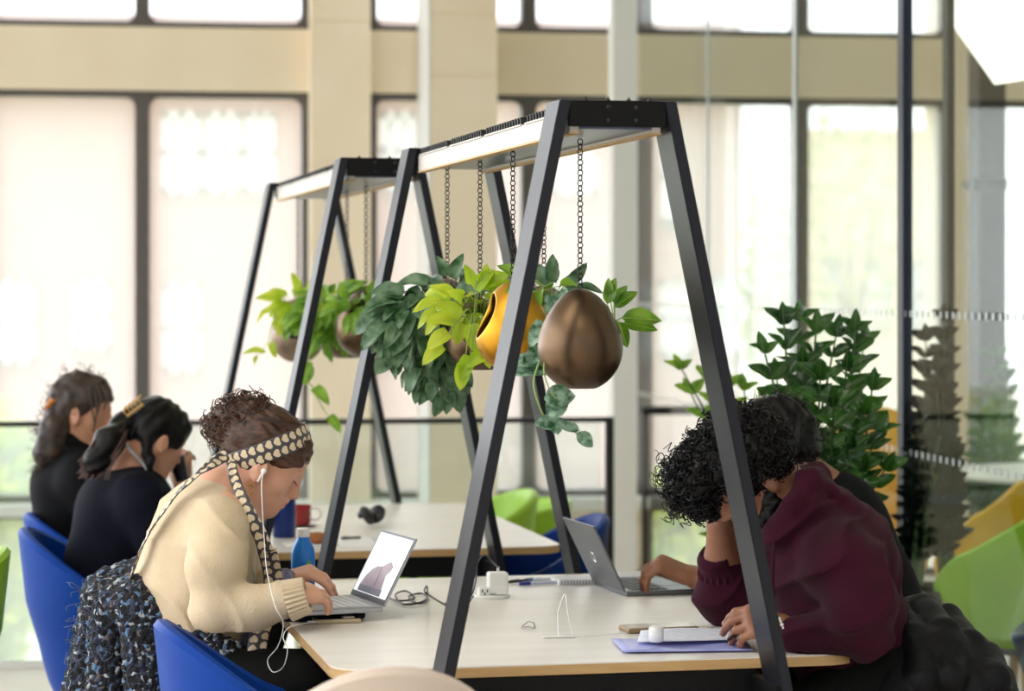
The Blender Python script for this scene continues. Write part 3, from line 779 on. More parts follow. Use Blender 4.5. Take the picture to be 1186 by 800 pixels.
zz_plant(pb, [(790, 428, 7.1, 10, 10), (822, 440, 7.2, -10, 10), (845, 448, 7.0, 20, 10), (862, 452, 7.1, 0, 10), (800, 455, 7.25, 0, 9)],
         'smaller zz plant, its leaf tips showing left and right of the right frame leg', m=M_lf_green, seed=22, L=.075, W=.04, r=.16, h=.5)
pb = J(1082, 700, 7.85); pb.z = 0  # plant added in place of the one mirrored in the partition
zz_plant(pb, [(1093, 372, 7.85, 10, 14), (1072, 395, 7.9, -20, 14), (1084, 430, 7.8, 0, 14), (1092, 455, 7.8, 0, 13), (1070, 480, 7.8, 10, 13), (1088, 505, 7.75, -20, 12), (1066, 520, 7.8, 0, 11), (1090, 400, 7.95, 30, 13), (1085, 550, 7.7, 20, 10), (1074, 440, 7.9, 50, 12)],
         'zz plant added behind the glass as a dark plant reflection, just right of the dark glass joint', m=M_lf_zzb, seed=23, L=.085, W=.05, r=.14, h=.5)
pb = PW(1150, 600, 10.25); pb.z = 0
zz_plant(pb, [(1150, 415, 10.2, 10, 10), (1165, 440, 10.2, 30, 9), (1140, 455, 10.2, 0, 9), (1158, 470, 10.1, -20, 9), (1135, 490, 10.2, -20, 8)],
         'distant plant in the side room in front of the dark door post', m=M_lf_zz, seed=24, L=.11, W=.06, r=.2, h=.4)
# ================================================================== chairs
M_blue = mat('royal_blue_plastic', (0, 58, 146), .5, spec=.15)
M_blue_d = mat('deep_blue_shell', (2, 46, 120), .5, spec=.15)
M_beige = mat('beige_upholstery', (206, 190, 176), .75, sheen=.3)
M_lime = mat('lime_green_shell', (150, 196, 44), .4)
M_yellow = mat('mustard_yellow_shell', (232, 176, 30), .45)
M_navy = mat('navy_fabric', (22, 40, 76), .8)
M_char = mat('charcoal_shell', (24, 24, 28), .7)
M_oak = mat('oak_leg', (186, 146, 96), .5, col2=(166, 124, 78), nscale=8, stretch=(8, 8, 1))
def tub_chair(name, m, label, pos, rz, rim=.78, side=.62, front=.47, half=.25, mcush=None, legs=True, group=None, cat='chair', legm=None):
    """wrap-around shell chair facing its own +X"""
    root = empty(name, (pos.x, pos.y, 0), rz, label=label, cat=cat, group=group)
    NT, NZ = 56, 12; vs = []; fs = []
    def height(th):
        c = -math.cos(th)      # 1 at the back
        if c > 0: return side+(rim-side)*(c**1.3)
        return front+(side-front)*(1+c)**1.2 if c > -1 else front
    def rad(th, z, off):
        k = (z-.33)/(rim-.33); r = .175+(half-.175)*min(1, k*1.7)**.6+.05*max(0, k-.35)*max(0, -math.cos(th))
        return r-off
    cols = []
    for i in range(NT):
        th = 2*math.pi*i/NT; h = height(th); col = []
        for k in range(NZ+1): z = .34+(h-.34)*k/NZ; col.append((th, z, 0))
        col.append((th, h+.011, .010)); col.append((th, h+.011, .024))
        for k in range(NZ, -1, -1): z = .42+(h-.42)*k/NZ; col.append((th, z, .034))
        cols.append(col)
    n = len(cols[0])
    for col in cols:
        for (th, z, off) in col:
            r = rad(th, z, off); vs.append((r*math.cos(th)*1.02, r*math.sin(th), z))
    for i in range(NT):
        for k in range(n-1):
            a = i*n+k; b_ = ((i+1) % NT)*n+k; fs.append((a, b_, b_+1, a+1))
    b = MB(); b.add(vs, fs); b.f.append([i*n for i in range(NT)][::-1]); b.f.append([i*n+n-1 for i in range(NT)])
    b.build('shell', m, root, True)
    b = MB(); rr = .20; b.lathe([(.001, .42), (rr*.98, .42), (rr*1.02, .44), (rr, .462), (rr*.85, .472), (.001, .476)], 36); b.build('seat_pad', mcush or m, root, True)
    b = MB(); b.lathe([(.001, .31), (.13, .31), (.17, .335), (.17, .345), (.001, .345)], 24); b.build('seat_base', legm or M_char, root, True)
    if legs:
        for (sx, sy) in ((1, 1), (1, -1), (-1, 1), (-1, -1)):
            b = MB(); b.tube([(sx*.12, sy*.12, .33), (sx*.21, sy*.20, 0)], [.018, .011], 12); b.build('leg', legm or M_oak, root, True)
    return root
def seat_at(u, v, z, off=.24, dx=1, dy=0):
    """centre of a chair whose back rim shows at (u, v): off metres along table axis from the rim"""
    p = PZ(u, v, z); q = TL(p); return T(q.x+off*dx, q.y+off*dy)
CH = {}
c = J(205, 715, 4.80); q = TL(c)
CH['near'] = tub_chair('tub_chair', M_blue, 'empty royal blue tub chair nearest, beside the woman in the beige jumper', T(q.x+.24, q.y-.03), AL+R(2), rim=c.z-.01)
q = TL(J(120, 690, 5.36)); CH['w1'] = tub_chair('tub_chair', M_blue, 'blue tub chair under the tweed coat', T(q.x+.26, q.y+.06), AL, rim=.77)
q = TL(J(24, 618, 6.72)); CH['w2'] = tub_chair('tub_chair', M_blue, 'royal blue tub chair with oak legs, under the woman with the hair claw', T(q.x+.28, q.y), AL-R(6), rim=.785)
q = TL(J(30, 598, 7.30)); CH['w3'] = tub_chair('tub_chair', M_blue, 'blue tub chair showing only its rim behind the woman with the orange scrunchie', T(q.x+.28, q.y), AL, rim=.775)
q = TL(J(450, 776, 3.86)); CH['beige'] = tub_chair('tub_chair', M_beige, 'beige tub chair at the near end of the table, only its rounded back top showing', T(q.x, q.y+.22), AL+R(90), rim=J(450, 775, 3.86).z, half=.235)
q = TL(J(640, 600, 7.3)); tub_chair('tub_chair', M_blue_d, 'blue tub chair across the second table, pushed in at its right side', T(q.x-.12, q.y), AL+R(180), rim=.77)
q = TL(J(600, 577, 8.55)); tub_chair('tub_chair', M_lime, 'lime green tub chair standing behind the far corner of the second table', T(q.x-.22, q.y), AL+R(185), rim=.74)
q = TL(J(640, 590, 9.15)); tub_chair('tub_chair', M_lime, 'pale lime chair farther back, partly behind the blue chair at the second table', T(q.x-.22, q.y), AL+R(180), rim=.66)
q = TL(J(4, 636, 6.1)); tub_chair('tub_chair', M_lime, 'lime green chair of which only a sliver shows at the picture edge', T(q.x-.27, q.y), AL+R(180), rim=.80)
q = TL(J(1110, 700, 5.0)); CH['m1'] = tub_chair('tub_chair', M_char, 'dark tub chair hidden under the black padded jacket', T(q.x-.26, q.y+.04), AL+R(180), rim=.74)
q = TL(J(1080, 640, 5.85)); CH['m2'] = tub_chair('tub_chair', M_char, 'dark chair under the student seated behind the curly haired man', T(q.x-.30, q.y), AL+R(180), rim=.72)
c = PW(1158, 590, 7.3); tub_chair('tub_chair', M_lime, 'bright lime green tub chair behind the glass partition', Vector((c.x+.12, 7.45, 0)), R(120), rim=.82, half=.30, mcush=M_navy)
c = PW(1172, 600, 6.75); tub_chair('tub_chair', M_navy, 'dark navy tub chair behind the glass in front of the lime one', Vector((c.x+.20, 6.6, 0)), R(160), rim=.80, half=.27)
c = PW(1012, 500, 9.2); tub_chair('tub_chair', M_yellow, 'mustard yellow chair behind the glass, left of the dark joint', Vector((c.x, 9.2, 0)), R(250), rim=.97, side=.60, half=.27)
c = PW(955, 500, 9.2); tub_chair('tub_chair', M_yellow, 'mustard yellow chair behind the glass, mostly hidden by the big zz plant', Vector((c.x+.05, 10.3, 0)), R(250), rim=.97, side=.60, half=.27)
c = PW(1132, 520, 8.6); tub_chair('tub_chair', M_yellow, 'yellow chair behind the glass, right of the added dark plant', Vector((c.x+.0, 8.35, 0)), R(140), rim=.92, side=.66, half=.27)
rt = empty('round_table', PW(1226, 560, 9.2)*1.0, 0, label='round white table behind the glass partition among the coloured chairs', cat='table'); rt.location.z = 0
b = MB(); b.lathe([(.001, .715), (.42, .715), (.43, .725), (.43, .735), (.42, .74), (.001, .74)], 40); b.build('tabletop', M_white, rt, True)
b = MB(); b.lathe([(.03, .0), (.03, .72)], 16); b.build('pole', M_white, rt, True)
b = MB(); b.lathe([(.001, 0), (.24, 0), (.24, .01), (.04, .03), (.001, .03)], 32); b.build('base', M_white, rt, True)
# ================================================================== people
tx = T(1, 0)-T(0, 0); ty = T(0, 1)-T(0, 0)
def skin_mat(name, c, c2, lip):
    m = mat(name, c, .5, col2=c2, nscale=14, bump=.03, bscale=300)
    nt = m.node_tree; b = nt.nodes['Principled BSDF']; b.inputs['Subsurface Weight'].default_value = .12; b.inputs['Subsurface Radius'].default_value = (.01, .004, .002)
    a = nt.nodes.new('ShaderNodeAttribute'); a.attribute_name = 'lip'
    old = b.inputs['Base Color'].links[0].from_socket
    mx = nt.nodes.new('ShaderNodeMixRGB'); mx.inputs['Color2'].default_value = S(lip)
    nt.links.new(a.outputs['Fac'], mx.inputs['Fac']); nt.links.new(old, mx.inputs['Color1']); nt.links.new(mx.outputs['Color'], b.inputs['Base Color'])
    return m
class Head:
    def __init__(s, c, f, pitch, sc=1.0, roll=0.0):
        f = Vector(f).normalized(); p = R(pitch)
        s.x = f*math.cos(p)-UP*math.sin(p); s.z = f*math.sin(p)+UP*math.cos(p); s.y = s.z.cross(s.x)
        if roll:
            q = Quaternion(s.x, R(roll)); s.z = q @ s.z; s.y = q @ s.y
        s.c = Vector(c); s.s = sc; s.M = Matrix((s.x, s.y, s.z)).transposed()
    def P(s, x, y, z): return s.c+(s.x*x+s.y*y+s.z*z)*s.s
    def build(s, F, female=True, neck=None, nr=.052):
        M, k, P = s.M, s.s, s.P
        def e(x, y, z, rx, ry, rz, kk=.02, op='+', rot=None): F.ell(P(x, y, z), (rx*k, ry*k, rz*k), rot or M, kk*k, op)
        e(-.014, 0, .032, .094, .074, .088); e(.040, 0, .045, .050, .060, .054, .03)
        e(.036, 0, -.025, .050, .056, .072, .03)
        for y in (-1, 1):
            F.cap(P(-.012, y*.048, -.05), P(.058, y*.014, -.088), .022*k, .016*k, .03*k)
            e(.050, y*.034, -.026, .026, .022, .022, .02)
            F.cap(P(.082, y*.034, .022), P(.088, y*.006, .018), .008*k, .008*k, .012*k)
        e(.074, 0, -.092, .017, .018, .015, .02); e(.070, 0, -.058, .025, .030, .030, .02); F.cap(P(.094, 0, -.036), P(.091, 0, -.052), .0095*k, .009*k, .010*k)
        for y in (-1, 1):
            e(.098, y*.036, .005, .011, .013, .0095, .012, '-')
            e(.074, y*.030, .003, .0135, .014, .0135, .006)
        F.cap(P(.086, 0, .022), P(.105, 0, -.028), .0085*k, .0090*k, .014*k)
        e(.108, 0, -.033, .0095, .009, .008, .006)
        for y in (-1, 1): e(.097, y*.0105, -.036, .009, .007, .0065, .005)
        F.cap(P(.0935, -.013, -.0550), P(.0935, .013, -.0550), .0060*k, None, .010*k); F.cap(P(.0915, -.011, -.0665), P(.0915, .011, -.0665), .0070*k, None, .008*k)
        F.cap(P(.101, -.018, -.0605), P(.101, .018, -.0605), .0024*k, None, .003*k, '-')
        for y in (-1, 1):
            er = M @ Matrix.Rotation(R(-12), 3, 'Y') @ Matrix.Rotation(R(18*y), 3, 'Z')
            e(-.004, y*.077, -.018, .019, .008, .031, .006, '+', er)
            e(.001, y*.087, -.012, .010, .006, .018, .004, '-', er)
            e(.0, y*.079, -.042, .008, .006, .010, .006)
        if neck:
            F.cap(P(-.030, 0, -.035), neck, nr*.95, nr*1.1, .03); F.cap(P(0, 0, -.06), Vector(neck)+s.x*.0, nr*.7, nr, .03)
        return s
def mark_lips(o, heads, rx=(.016, .021, .0095)):
    me = o.data; n = len(me.vertices); co = np.empty(n*3); me.vertices.foreach_get('co', co); co = co.reshape(-1, 3)
    co = co+np.array(o.matrix_basis.translation)+(np.array(o.parent.location) if o.parent else 0)
    val = np.zeros(n)
    for h in heads:
        q = co-np.array(h.P(.096, 0, -.0605)); ax = np.array([h.x, h.y, h.z])
        l = q @ ax.T/h.s; d = np.sqrt((l[:, 0]/rx[0])**2+(l[:, 1]/rx[1])**2+(l[:, 2]/rx[2])**2); val = np.maximum(val, np.clip((1.15-d)/.3, 0, 1))
    at = me.attributes.new('lip', 'FLOAT', 'POINT'); at.data.foreach_set('value', val)
def hand(F, wrist, d, n, side, sc=1.0, curl=((25, 30, 20),)*4, thumb=(.75, .55, -.35), spread=1.0, wr=.024, nails=None):
    """side=+1: thumb towards n x d"""
    d = Vector(d).normalized(); n = Vector(n); n = (n-d*n.dot(d)).normalized(); l = n.cross(d)*side; w = Vector(wrist); tips = []
    offs = [.027, .009, -.010, -.027]; lens = [.074, .082, .076, .060]; kn = [.088, .092, .088, .080]
    for i in range(4):
        k = w+d*kn[i]*sc+l*offs[i]*sc*spread; F.cap(w+l*offs[i]*.55*sc+d*.008, k, .0145*sc, .0112*sc, .014*sc)
        p = k; dirv = d.copy()+l*(offs[i]*2.2*spread); dirv.normalize(); a = 0; r = .0092 if i < 3 else .0080
        for j, (fr, rr) in enumerate(((.44, .94), (.31, .86), (.25, .76))):
            a += R(curl[i][j]); dv = dirv*math.cos(a)-n*math.sin(a); q = p+dv*lens[i]*fr*sc
            F.cap(p, q, r*sc*(1.0 if j == 0 else (.94, .94, .86)[j]), r*rr*sc, .004); p = q
        tips.append((p, dv, n*math.cos(a)+dirv*math.sin(a)))
    b = w+d*.022*sc+l*.018*sc; t1_ = b+(d*thumb[0]+l*thumb[1]+n*thumb[2]).normalized()*.042*sc
    F.cap(b, t1_, .0150*sc, .0118*sc, .014*sc); td = (d*(thumb[0]+.25)+l*(thumb[1]-.3)+n*(thumb[2]-.1)).normalized()
    t2_ = t1_+td*.032*sc; F.cap(t1_, t2_, .0112*sc, .0098*sc, .005); t3 = t2_+(td-l*.25-n*.1).normalized()*.024*sc; F.cap(t2_, t3, .0098*sc, .0078*sc, .004)
    if nails is not None:
        for (p, dv, nn) in tips:
            M = Matrix((dv, nn.cross(dv), nn)).transposed().to_4x4(); M.translation = p+dv*.001*sc+nn*.0052*sc
            nails.sphere((0, 0, 0), (.0060*sc, .0046*sc, .0022*sc), M, 10, 6)
    return tips
def tube_strands(mb, lines, r, seg=4):
    for L_ in lines: mb.tube(L_, r, seg, cap=False)
def curls(mb, n, blobs, seed, rad=(.006, .011), length=(.02, .045), wire=.0011, bias=None, turns=(1.2, 2.6), mask=None):
    random.seed(seed)
    for _ in range(n):
        c, r = random.choice(blobs); d = Vector((random.gauss(0, 1), random.gauss(0, 1), random.gauss(0, 1))).normalized()
        if bias: d = (d+Vector(bias)).normalized()
        p = Vector(c)+Vector((d.x*r[0], d.y*r[1], d.z*r[2]))*random.uniform(.93, 1.13)
        if mask and not mask(p): continue
        out = (d+Vector((random.gauss(0, .5), random.gauss(0, .5), random.gauss(0, .5)-.25))).normalized(); a = out.orthogonal().normalized(); b_ = out.cross(a)
        L_ = random.uniform(*length); q = random.uniform(*rad); tn = random.uniform(*turns); ph = random.uniform(0, 6.3); pts = []
        for k in range(int(10*tn)+3):
            t = k/(int(10*tn)+2); an = ph+t*tn*2*math.pi; pts.append(p+out*L_*t+(a*math.cos(an)+b_*math.sin(an))*q*(.5+.5*t))
        mb.tube(pts, [wire*(1-.5*k/len(pts)) for k in range(len(pts))], 4, cap=False)
def lower_body(F, hip, f, lat, extra=0.0, kneez=.52, thigh=.42, spread=.10, trous=False, foot=True):
    for s_ in (-1, 1):
        h = hip+lat*s_*.09; kn = hip+f*thigh+lat*s_*spread; kn.z = kneez; an = kn-f*.06+lat*s_*.01; an.z = .09
        F.cap(h, kn, .078+extra, .055+extra, .04); F.cap(kn, an, .052+extra, .036+extra*1.4, .03)
        if foot: F.cap(an-UP*.035, an+f*.15-UP*.05, .036+extra*.3, .028+extra*.3, .03)
def root_at(name, hip, label):
    return empty(name, (hip.x, hip.y, 0), 0, label=label, cat='person')
def fold_noise(sc=9, amp=.006, seed=3):
    def f(P):
        w = vnoise(P*3.1, 1.0, seed)*1.6
        return np.sin(P[:, 2]*sc*4+P[:, 0]*sc*1.5+w*3.2)*.6+vnoise(P*sc, 1.0, seed+1)
    return (amp, 1, f)
def knit(name, c, c2, scale=260):
    m = mat(name, c, .95, col2=c2, nscale=10, sheen=.04)
    nt = m.node_tree; b = nt.nodes['Principled BSDF']; b.inputs['Specular IOR Level'].default_value = .12; tc = [n for n in nt.nodes if n.type == 'TEX_COORD'][0]
    wv = nt.nodes.new('ShaderNodeTexNoise'); wv.inputs['Scale'].default_value = scale; wv.inputs['Detail'].default_value = 2
    w2 = nt.nodes.new('ShaderNodeTexNoise'); w2.inputs['Scale'].default_value = 14; w2.inputs['Detail'].default_value = 4
    ad = nt.nodes.new('ShaderNodeMath'); ad.operation = 'ADD'; mu = nt.nodes.new('ShaderNodeMath'); mu.operation = 'MULTIPLY'; mu.inputs[1].default_value = 2.2
    nt.links.new(tc.outputs['Object'], wv.inputs['Vector']); nt.links.new(tc.outputs['Object'], w2.inputs['Vector']); nt.links.new(w2.outputs['Fac'], mu.inputs[0])
    nt.links.new(wv.outputs['Fac'], ad.inputs[0]); nt.links.new(mu.outputs[0], ad.inputs[1])
    bp = nt.nodes.new('ShaderNodeBump'); bp.inputs['Strength'].default_value = .35; bp.inputs['Distance'].default_value = .006; nt.links.new(ad.outputs[0], bp.inputs['Height']); nt.links.new(bp.outputs['Normal'], b.inputs['Normal'])
    return m
M_skin1 = skin_mat('fair_skin', (214, 164, 138), (204, 150, 124), (188, 122, 106))
M_skin2 = skin_mat('brown_skin', (150, 102, 76), (138, 92, 68), (128, 78, 66))
M_skin3 = skin_mat('tan_skin', (196, 144, 116), (184, 132, 104), (160, 96, 86))
M_hair1 = mat('chestnut_hair', (84, 50, 32), .42, col2=(36, 21, 15), nscale=26, detail=6, stretch=(1.6, 5, 5))
M_hair1d = mat('dark_brown_hair', (52, 36, 28), .4)
M_hairb = mat('black_hair', (8, 7, 8), .4, col2=(13, 11, 11), nscale=80, spec=.22)
M_hair3 = mat('brown_curly_hair', (34, 26, 24), .5, col2=(62, 44, 32), nscale=30)
M_jumper = knit('oatmeal_wool', (214, 196, 168), (203, 184, 154))
M_hoodie = knit('maroon_sweatshirt', (60, 18, 36), (48, 14, 28), 400)
M_navyj = mat('navy_jacket', (11, 14, 30), .85, col2=(8, 10, 22), nscale=5, spec=.12, bump=.15, bscale=200)
M_blackj = mat('black_jacket', (13, 14, 19), .8, col2=(9, 10, 14), nscale=5, spec=.12, bump=.15, bscale=120)
M_trous = mat('black_trousers', (18, 19, 18), .9, spec=.1, bump=.1, bscale=200)
M_lash = mat('lash_black', (24, 18, 16), .6)
M_gold2 = mat('gold_jewellery', (212, 170, 96), .3, 1)
# ------------------------------------------------------------------ woman in the oatmeal jumper
D1 = 5.35
hip1 = J(222, 812, D1); f1 = (tx*1.0).normalized(); lat1 = ty.copy()
W1 = root_at('person', hip1, 'woman in oatmeal jumper and heart print headscarf, leaning over her open laptop')
hd1 = Head(J(304.6, 534, D1), (tx-ty*.06), 31, .92)
nb = J(258, 572, D1)
F = Field(); hd1.build(F, neck=nb, nr=.050)
F.ell(J(240, 630, D1), (.090, .15, .13), Matrix.Rotation(AL, 3, 'Z') @ Matrix.Rotation(R(25), 3, 'Y'), .05).ell(J(216, 695, D1), (.095, .13, .14), None, .05).ell(hip1+UP*.05, (.11, .16, .12), None, .05)
F.cap(J(262, 598, D1-.13), J(262, 598, D1+.13), .05, .05, .04); F.cap(nb, J(245, 615, D1), .055, .09, .04)
sh, el, wr = J(256, 610, D1-.16), J(250, 704, D1-.24), J(330, 692, 5.08)
F.chain([sh, el, wr], [.040, .030, .021], .02)
sh2, el2, wr2 = J(262, 606, D1+.16), J(284, 692, D1+.26), J(322, 674, 5.46)
F.chain([sh2, el2, wr2], [.045, .036, .023], .02)
nails1 = MB()
hand(F, wr, tx*.84+UP*.05+ty*.52, UP*1.0-ty*.45+tx*.1, 1, .90, curl=((26, 24, 14), (22, 26, 16), (24, 28, 18), (30, 30, 18)), thumb=(.8, .5, -.45), nails=nails1)
hand(F, wr2, tx*.9+UP*.30-ty*.30, UP*1.0-ty*.3, -1, .90, curl=((44, 26, 14), (44, 30, 16), (46, 30, 18), (50, 30, 18)), thumb=(.8, .5, -.45), nails=nails1)
lower_body(F, hip1, f1, lat1)
body = F.mesh('body', .0034, M_skin1, W1); mark_lips(body, [hd1])
world_child('nails', nails1, mat('nail', (206, 150, 140), .25), W1, True)
# jumper
F = Field()
rt_ = Matrix.Rotation(AL, 3, 'Z') @ Matrix.Rotation(R(28), 3, 'Y')
F.ell(J(240, 634, D1), (.104, .170, .145), rt_, .05).ell(J(214, 690, D1), (.122, .16, .155), rt_, .06).ell(J(216, 728, D1), (.112, .165, .10), rt_, .06)
F.ell(J(228, 612, D1), (.085, .15, .10), rt_, .06)
F.cap(J(254, 606, D1-.14), J(256, 606, D1+.14), .058, .058, .05); F.cap(J(262, 568, D1), J(240, 604, D1), .052, .085, .05)
F.cap(sh, J(251, 655, D1-.23), .056, .060, .025); F.cap(J(251, 655, D1-.23), el, .060, .050, .025); F.cap(el+UP*.004, J(296, 703, 5.10), .050, .045, .02); F.cap(J(296, 703, 5.10), J(334, 694, 5.085), .045, .037, .02)
F.cap(sh2, el2, .066, .058, .05); F.cap(el2, J(312, 678, 5.46), .054, .038, .03)
hn = (hd1.P(0, 0, 0)-nb).normalized()
F.cap(J(275, 548, D1), J(262, 572, D1), .044, .050, .004, '-')
def jn(P):
    q = vnoise(P*6.0, 1.0, 11); w_ = np.sin(P[:, 0]*30+P[:, 2]*23+q*3.2); return -(1-np.abs(w_))**2.2*1.5*(.5+.5*vnoise(P*5, 1.0, 15))+vnoise(P*15, 1.0, 12)*.5
o = F.mesh('jumper', .0042, M_jumper, W1, noise=[(.0056, 1, jn)])
# ribbed cuffs
def ribbed(parent, a, b_, ra, rb, m, n=26, name='cuff', t=.0022):
    b = MB(); M = oriented(a, b_); L_ = (b_-a).length; seg = n*4; vs = []; fs = []
    prof = [(.0, .93), (.02, 1.0), (.5, 1.0), (.97, 1.0), (1.0, .94), (1.0, .80), (.6, .78)]
    for (t_, k) in prof:
        for i in range(seg):
            an = 2*math.pi*i/seg; r = (ra+(rb-ra)*t_)*k+(t*math.cos(n*an) if k >= .99 else 0); vs.append((r*math.cos(an), r*math.sin(an), L_*t_))
    for j in range(len(prof)-1):
        for i in range(seg): fs.append((j*seg+i, j*seg+(i+1) % seg, (j+1)*seg+(i+1) % seg, (j+1)*seg+i))
    b.add(vs, fs, M); return world_child(name, b, m, parent, True)
ribbed(W1, J(332, 696, 5.085), J(356, 689, 5.085), .0425, .036, M_jumper)
ribbed(W1, J(306, 681, 5.46), J(318, 676, 5.45), .038, .032, M_jumper)
M_lace = mat('patterned_sleeve', (150, 150, 170), .8, col2=(92, 92, 116), nscale=90)
F = Field(); F.cap(J(310, 680, 5.455), J(330, 672, 5.438), .030, .027, .01); F.mesh('under_sleeve', .003, M_lace, W1)
# trousers with a raised crossed knee
F = Field(); lower_body(F, hip1+UP*.0, f1, lat1, extra=.014, foot=False); F.ell(hip1+UP*.03, (.15, .19, .13), None, .05)
F.cap(J(262, 796, 5.2), J(372, 790, 5.12), .082, .066, .04); F.cap(J(372, 790, 5.12), J(392, 900, 5.15), .062, .05, .03)
F.mesh('trousers', .006, M_trous, W1, noise=[fold_noise(8, .004, 21)])
# hair: swept up, with loose bun and wisps
F = Field(); P = hd1.P; M3 = hd1.M; k = hd1.s
F.ell(P(-.016, 0, .036), (.100*k, .080*k, .094*k), M3, .02)
F.ell(P(.040, 0, .058), (.050*k, .064*k, .054*k), M3, .03)
F.ell(P(-.075, 0, .035), (.045, .05, .05), M3, .03)
bun = J(272, 484, D1)
F.ell(bun, (.052, .048, .040), Matrix.Rotation(R(-20), 3, 'Y'), .02).ell(J(290, 473, D1), (.036, .038, .028), None, .02).ell(J(256, 496, D1), (.032, .036, .032), None, .02)
for sg in (-1, 1): F.ell(P(.044, sg*.054, .034), (.040*k, .016*k, .022*k), M3, .015)
# keep the face and ears clear
F.ell(P(.090, 0, -.014), (.070*k, .12*k, .054*k), M3 @ Matrix.Rotation(R(-12), 3, 'Y'), .004, '-')
for sg in (-1, 1): F.ell(P(.002, sg*.088, -.030), (.030*k, .032*k, .042*k), M3, .006, '-')
def hn_(Pp): 
    q = vnoise(Pp*14, 1.0, 31)*4; return np.sin(Pp[:, 0]*150+Pp[:, 2]*190+q)*.4+vnoise(Pp*45, 1.0, 32)*.8
F.mesh('hair', .0028, M_hair1, W1, noise=[(.0028, 1, hn_)])
st = MB(); random.seed(5)
curls(st, 420, [(bun, (.052, .048, .042)), (J(290, 473, D1), (.038, .038, .03)), (J(258, 496, D1), (.034, .036, .034))], 41, rad=(.007, .018), length=(.004, .020), wire=.0019, turns=(.6, 1.3))
for i in range(150):   # strands drawn back from the forehead over the scarf edge to the bun
    y = random.uniform(-.075, .075); a = P(.02, y, .128-abs(y)*.4); b_ = P(-.05, y*.9, .125-abs(y)*.5); st.tube(catmull([a, b_, bun+Vector((random.uniform(-.03, .02), y*.6, random.uniform(-.02, .02)))], 6), .0011, 4, cap=False)
for (u1, v1, u2, v2, u3, v3) in ((285, 470, 268, 458, 275, 449), (292, 466, 305, 455, 300, 448), (262, 480, 248, 470, 254, 462), (250, 500, 240, 512, 246, 528), (256, 505, 247, 520, 262, 533), (300, 470, 312, 466, 314, 476), (245, 490, 240, 480, 250, 474), (262, 520, 258, 540, 266, 552), (268, 522, 262, 548, 272, 560), (275, 525, 279, 545, 276, 562)):
    st.tube(catmull([J(u1, v1, D1-.02), J(u2, v2, D1-.03), J(u3, v3, D1-.03)], 8), .0008, 4, cap=False)
world_child('loose_strands', st, M_hair1, W1, True)
# brow and lashes
st = MB()
for sg in (-1, 1):
    st.tube(catmull([P(.086, sg*.014, .024), P(.086, sg*.028, .029), P(.074, sg*.044, .024)], 6), [.0012]+[.0021]*11+[.001], 5)
world_child('eyebrows', st, M_hair1d, W1, True)
st = MB()
for sg in (-1, 1):
    pts = catmull([P(.0865, sg*.019, -.002), P(.0895, sg*.030, -.005), P(.083, sg*.043, -.002)], 6); st.tube(pts, .0011, 5)
    for q in pts[1:-1:2]: st.tube([q, q+hd1.x*.007-hd1.z*.004], .0005, 3, cap=False)
world_child('eyelashes', st, M_lash, W1, True)
er = MB(); ec = P(.0, -.081, -.072)
Me = Matrix.Translation(ec) @ hd1.M.to_4x4() @ Matrix.Rotation(R(90), 4, 'X')
er.torus(.018, .0012, Me, 24, 6, sx=.6); er.torus(.011, .0008, Me, 20, 5, sx=.6)
for i in range(10):
    a = i/10*2*math.pi; er.sphere((.0145*.6*math.cos(a), .0145*math.sin(a), 0), .0016, Me, 6, 5)
er.tube([P(0, -.080, -.046), P(0, -.081, -.055)], .0007, 5)
world_child('earring', er, M_gold2, W1, True)
# heart-printed headscarf
def heart_mat():
    m, nt, b = new_mat('heart_print_silk'); b.inputs['Roughness'].default_value = .45; b.inputs['Sheen Weight'].default_value = .2
    tc = nt.nodes.new('ShaderNodeTexCoord'); sp_ = nt.nodes.new('ShaderNodeSeparateXYZ'); nt.links.new(tc.outputs['UV'], sp_.inputs[0])
    def mth(op, a, b_=None, c=None):
        n = nt.nodes.new('ShaderNodeMath'); n.operation = op
        for i, v in enumerate((a, b_, c)):
            if v is None: continue
            if isinstance(v, (int, float)): n.inputs[i].default_value = v
            else: nt.links.new(v, n.inputs[i])
        return n.outputs[0]
    # uv in metres: x along the ribbon, y across; heart every 21 mm, rows 21 mm apart
    row = mth('FLOOR', mth('DIVIDE', sp_.outputs['Y'], .023)); sh_ = mth('MULTIPLY', row, .5)
    gx = mth('SUBTRACT', mth('FRACT', mth('ADD', mth('DIVIDE', sp_.outputs['X'], .021), sh_)), .5); gy_ = mth('SUBTRACT', mth('FRACT', mth('DIVIDE', sp_.outputs['Y'], .023)), .5)
    X = mth('MULTIPLY', gy_, 2.9); Y = mth('MULTIPLY', mth('ADD', gx, -.02), 2.7)
    x2 = mth('MULTIPLY', X, X); y2 = mth('MULTIPLY', Y, Y); q = mth('SUBTRACT', mth('ADD', x2, y2), 1.0); q3 = mth('MULTIPLY', mth('MULTIPLY', q, q), q); y3 = mth('MULTIPLY', y2, Y)
    hv = mth('SUBTRACT', q3, mth('MULTIPLY', x2, y3)); ins = mth('LESS_THAN', hv, 0.0)
    mx = nt.nodes.new('ShaderNodeMixRGB'); mx.inputs['Color1'].default_value = S((62, 58, 62)); mx.inputs['Color2'].default_value = S((214, 196, 164)); nt.links.new(ins, mx.inputs['Fac']); nt.links.new(mx.outputs[0], b.inputs['Base Color'])
    return m
M_heart = heart_mat()
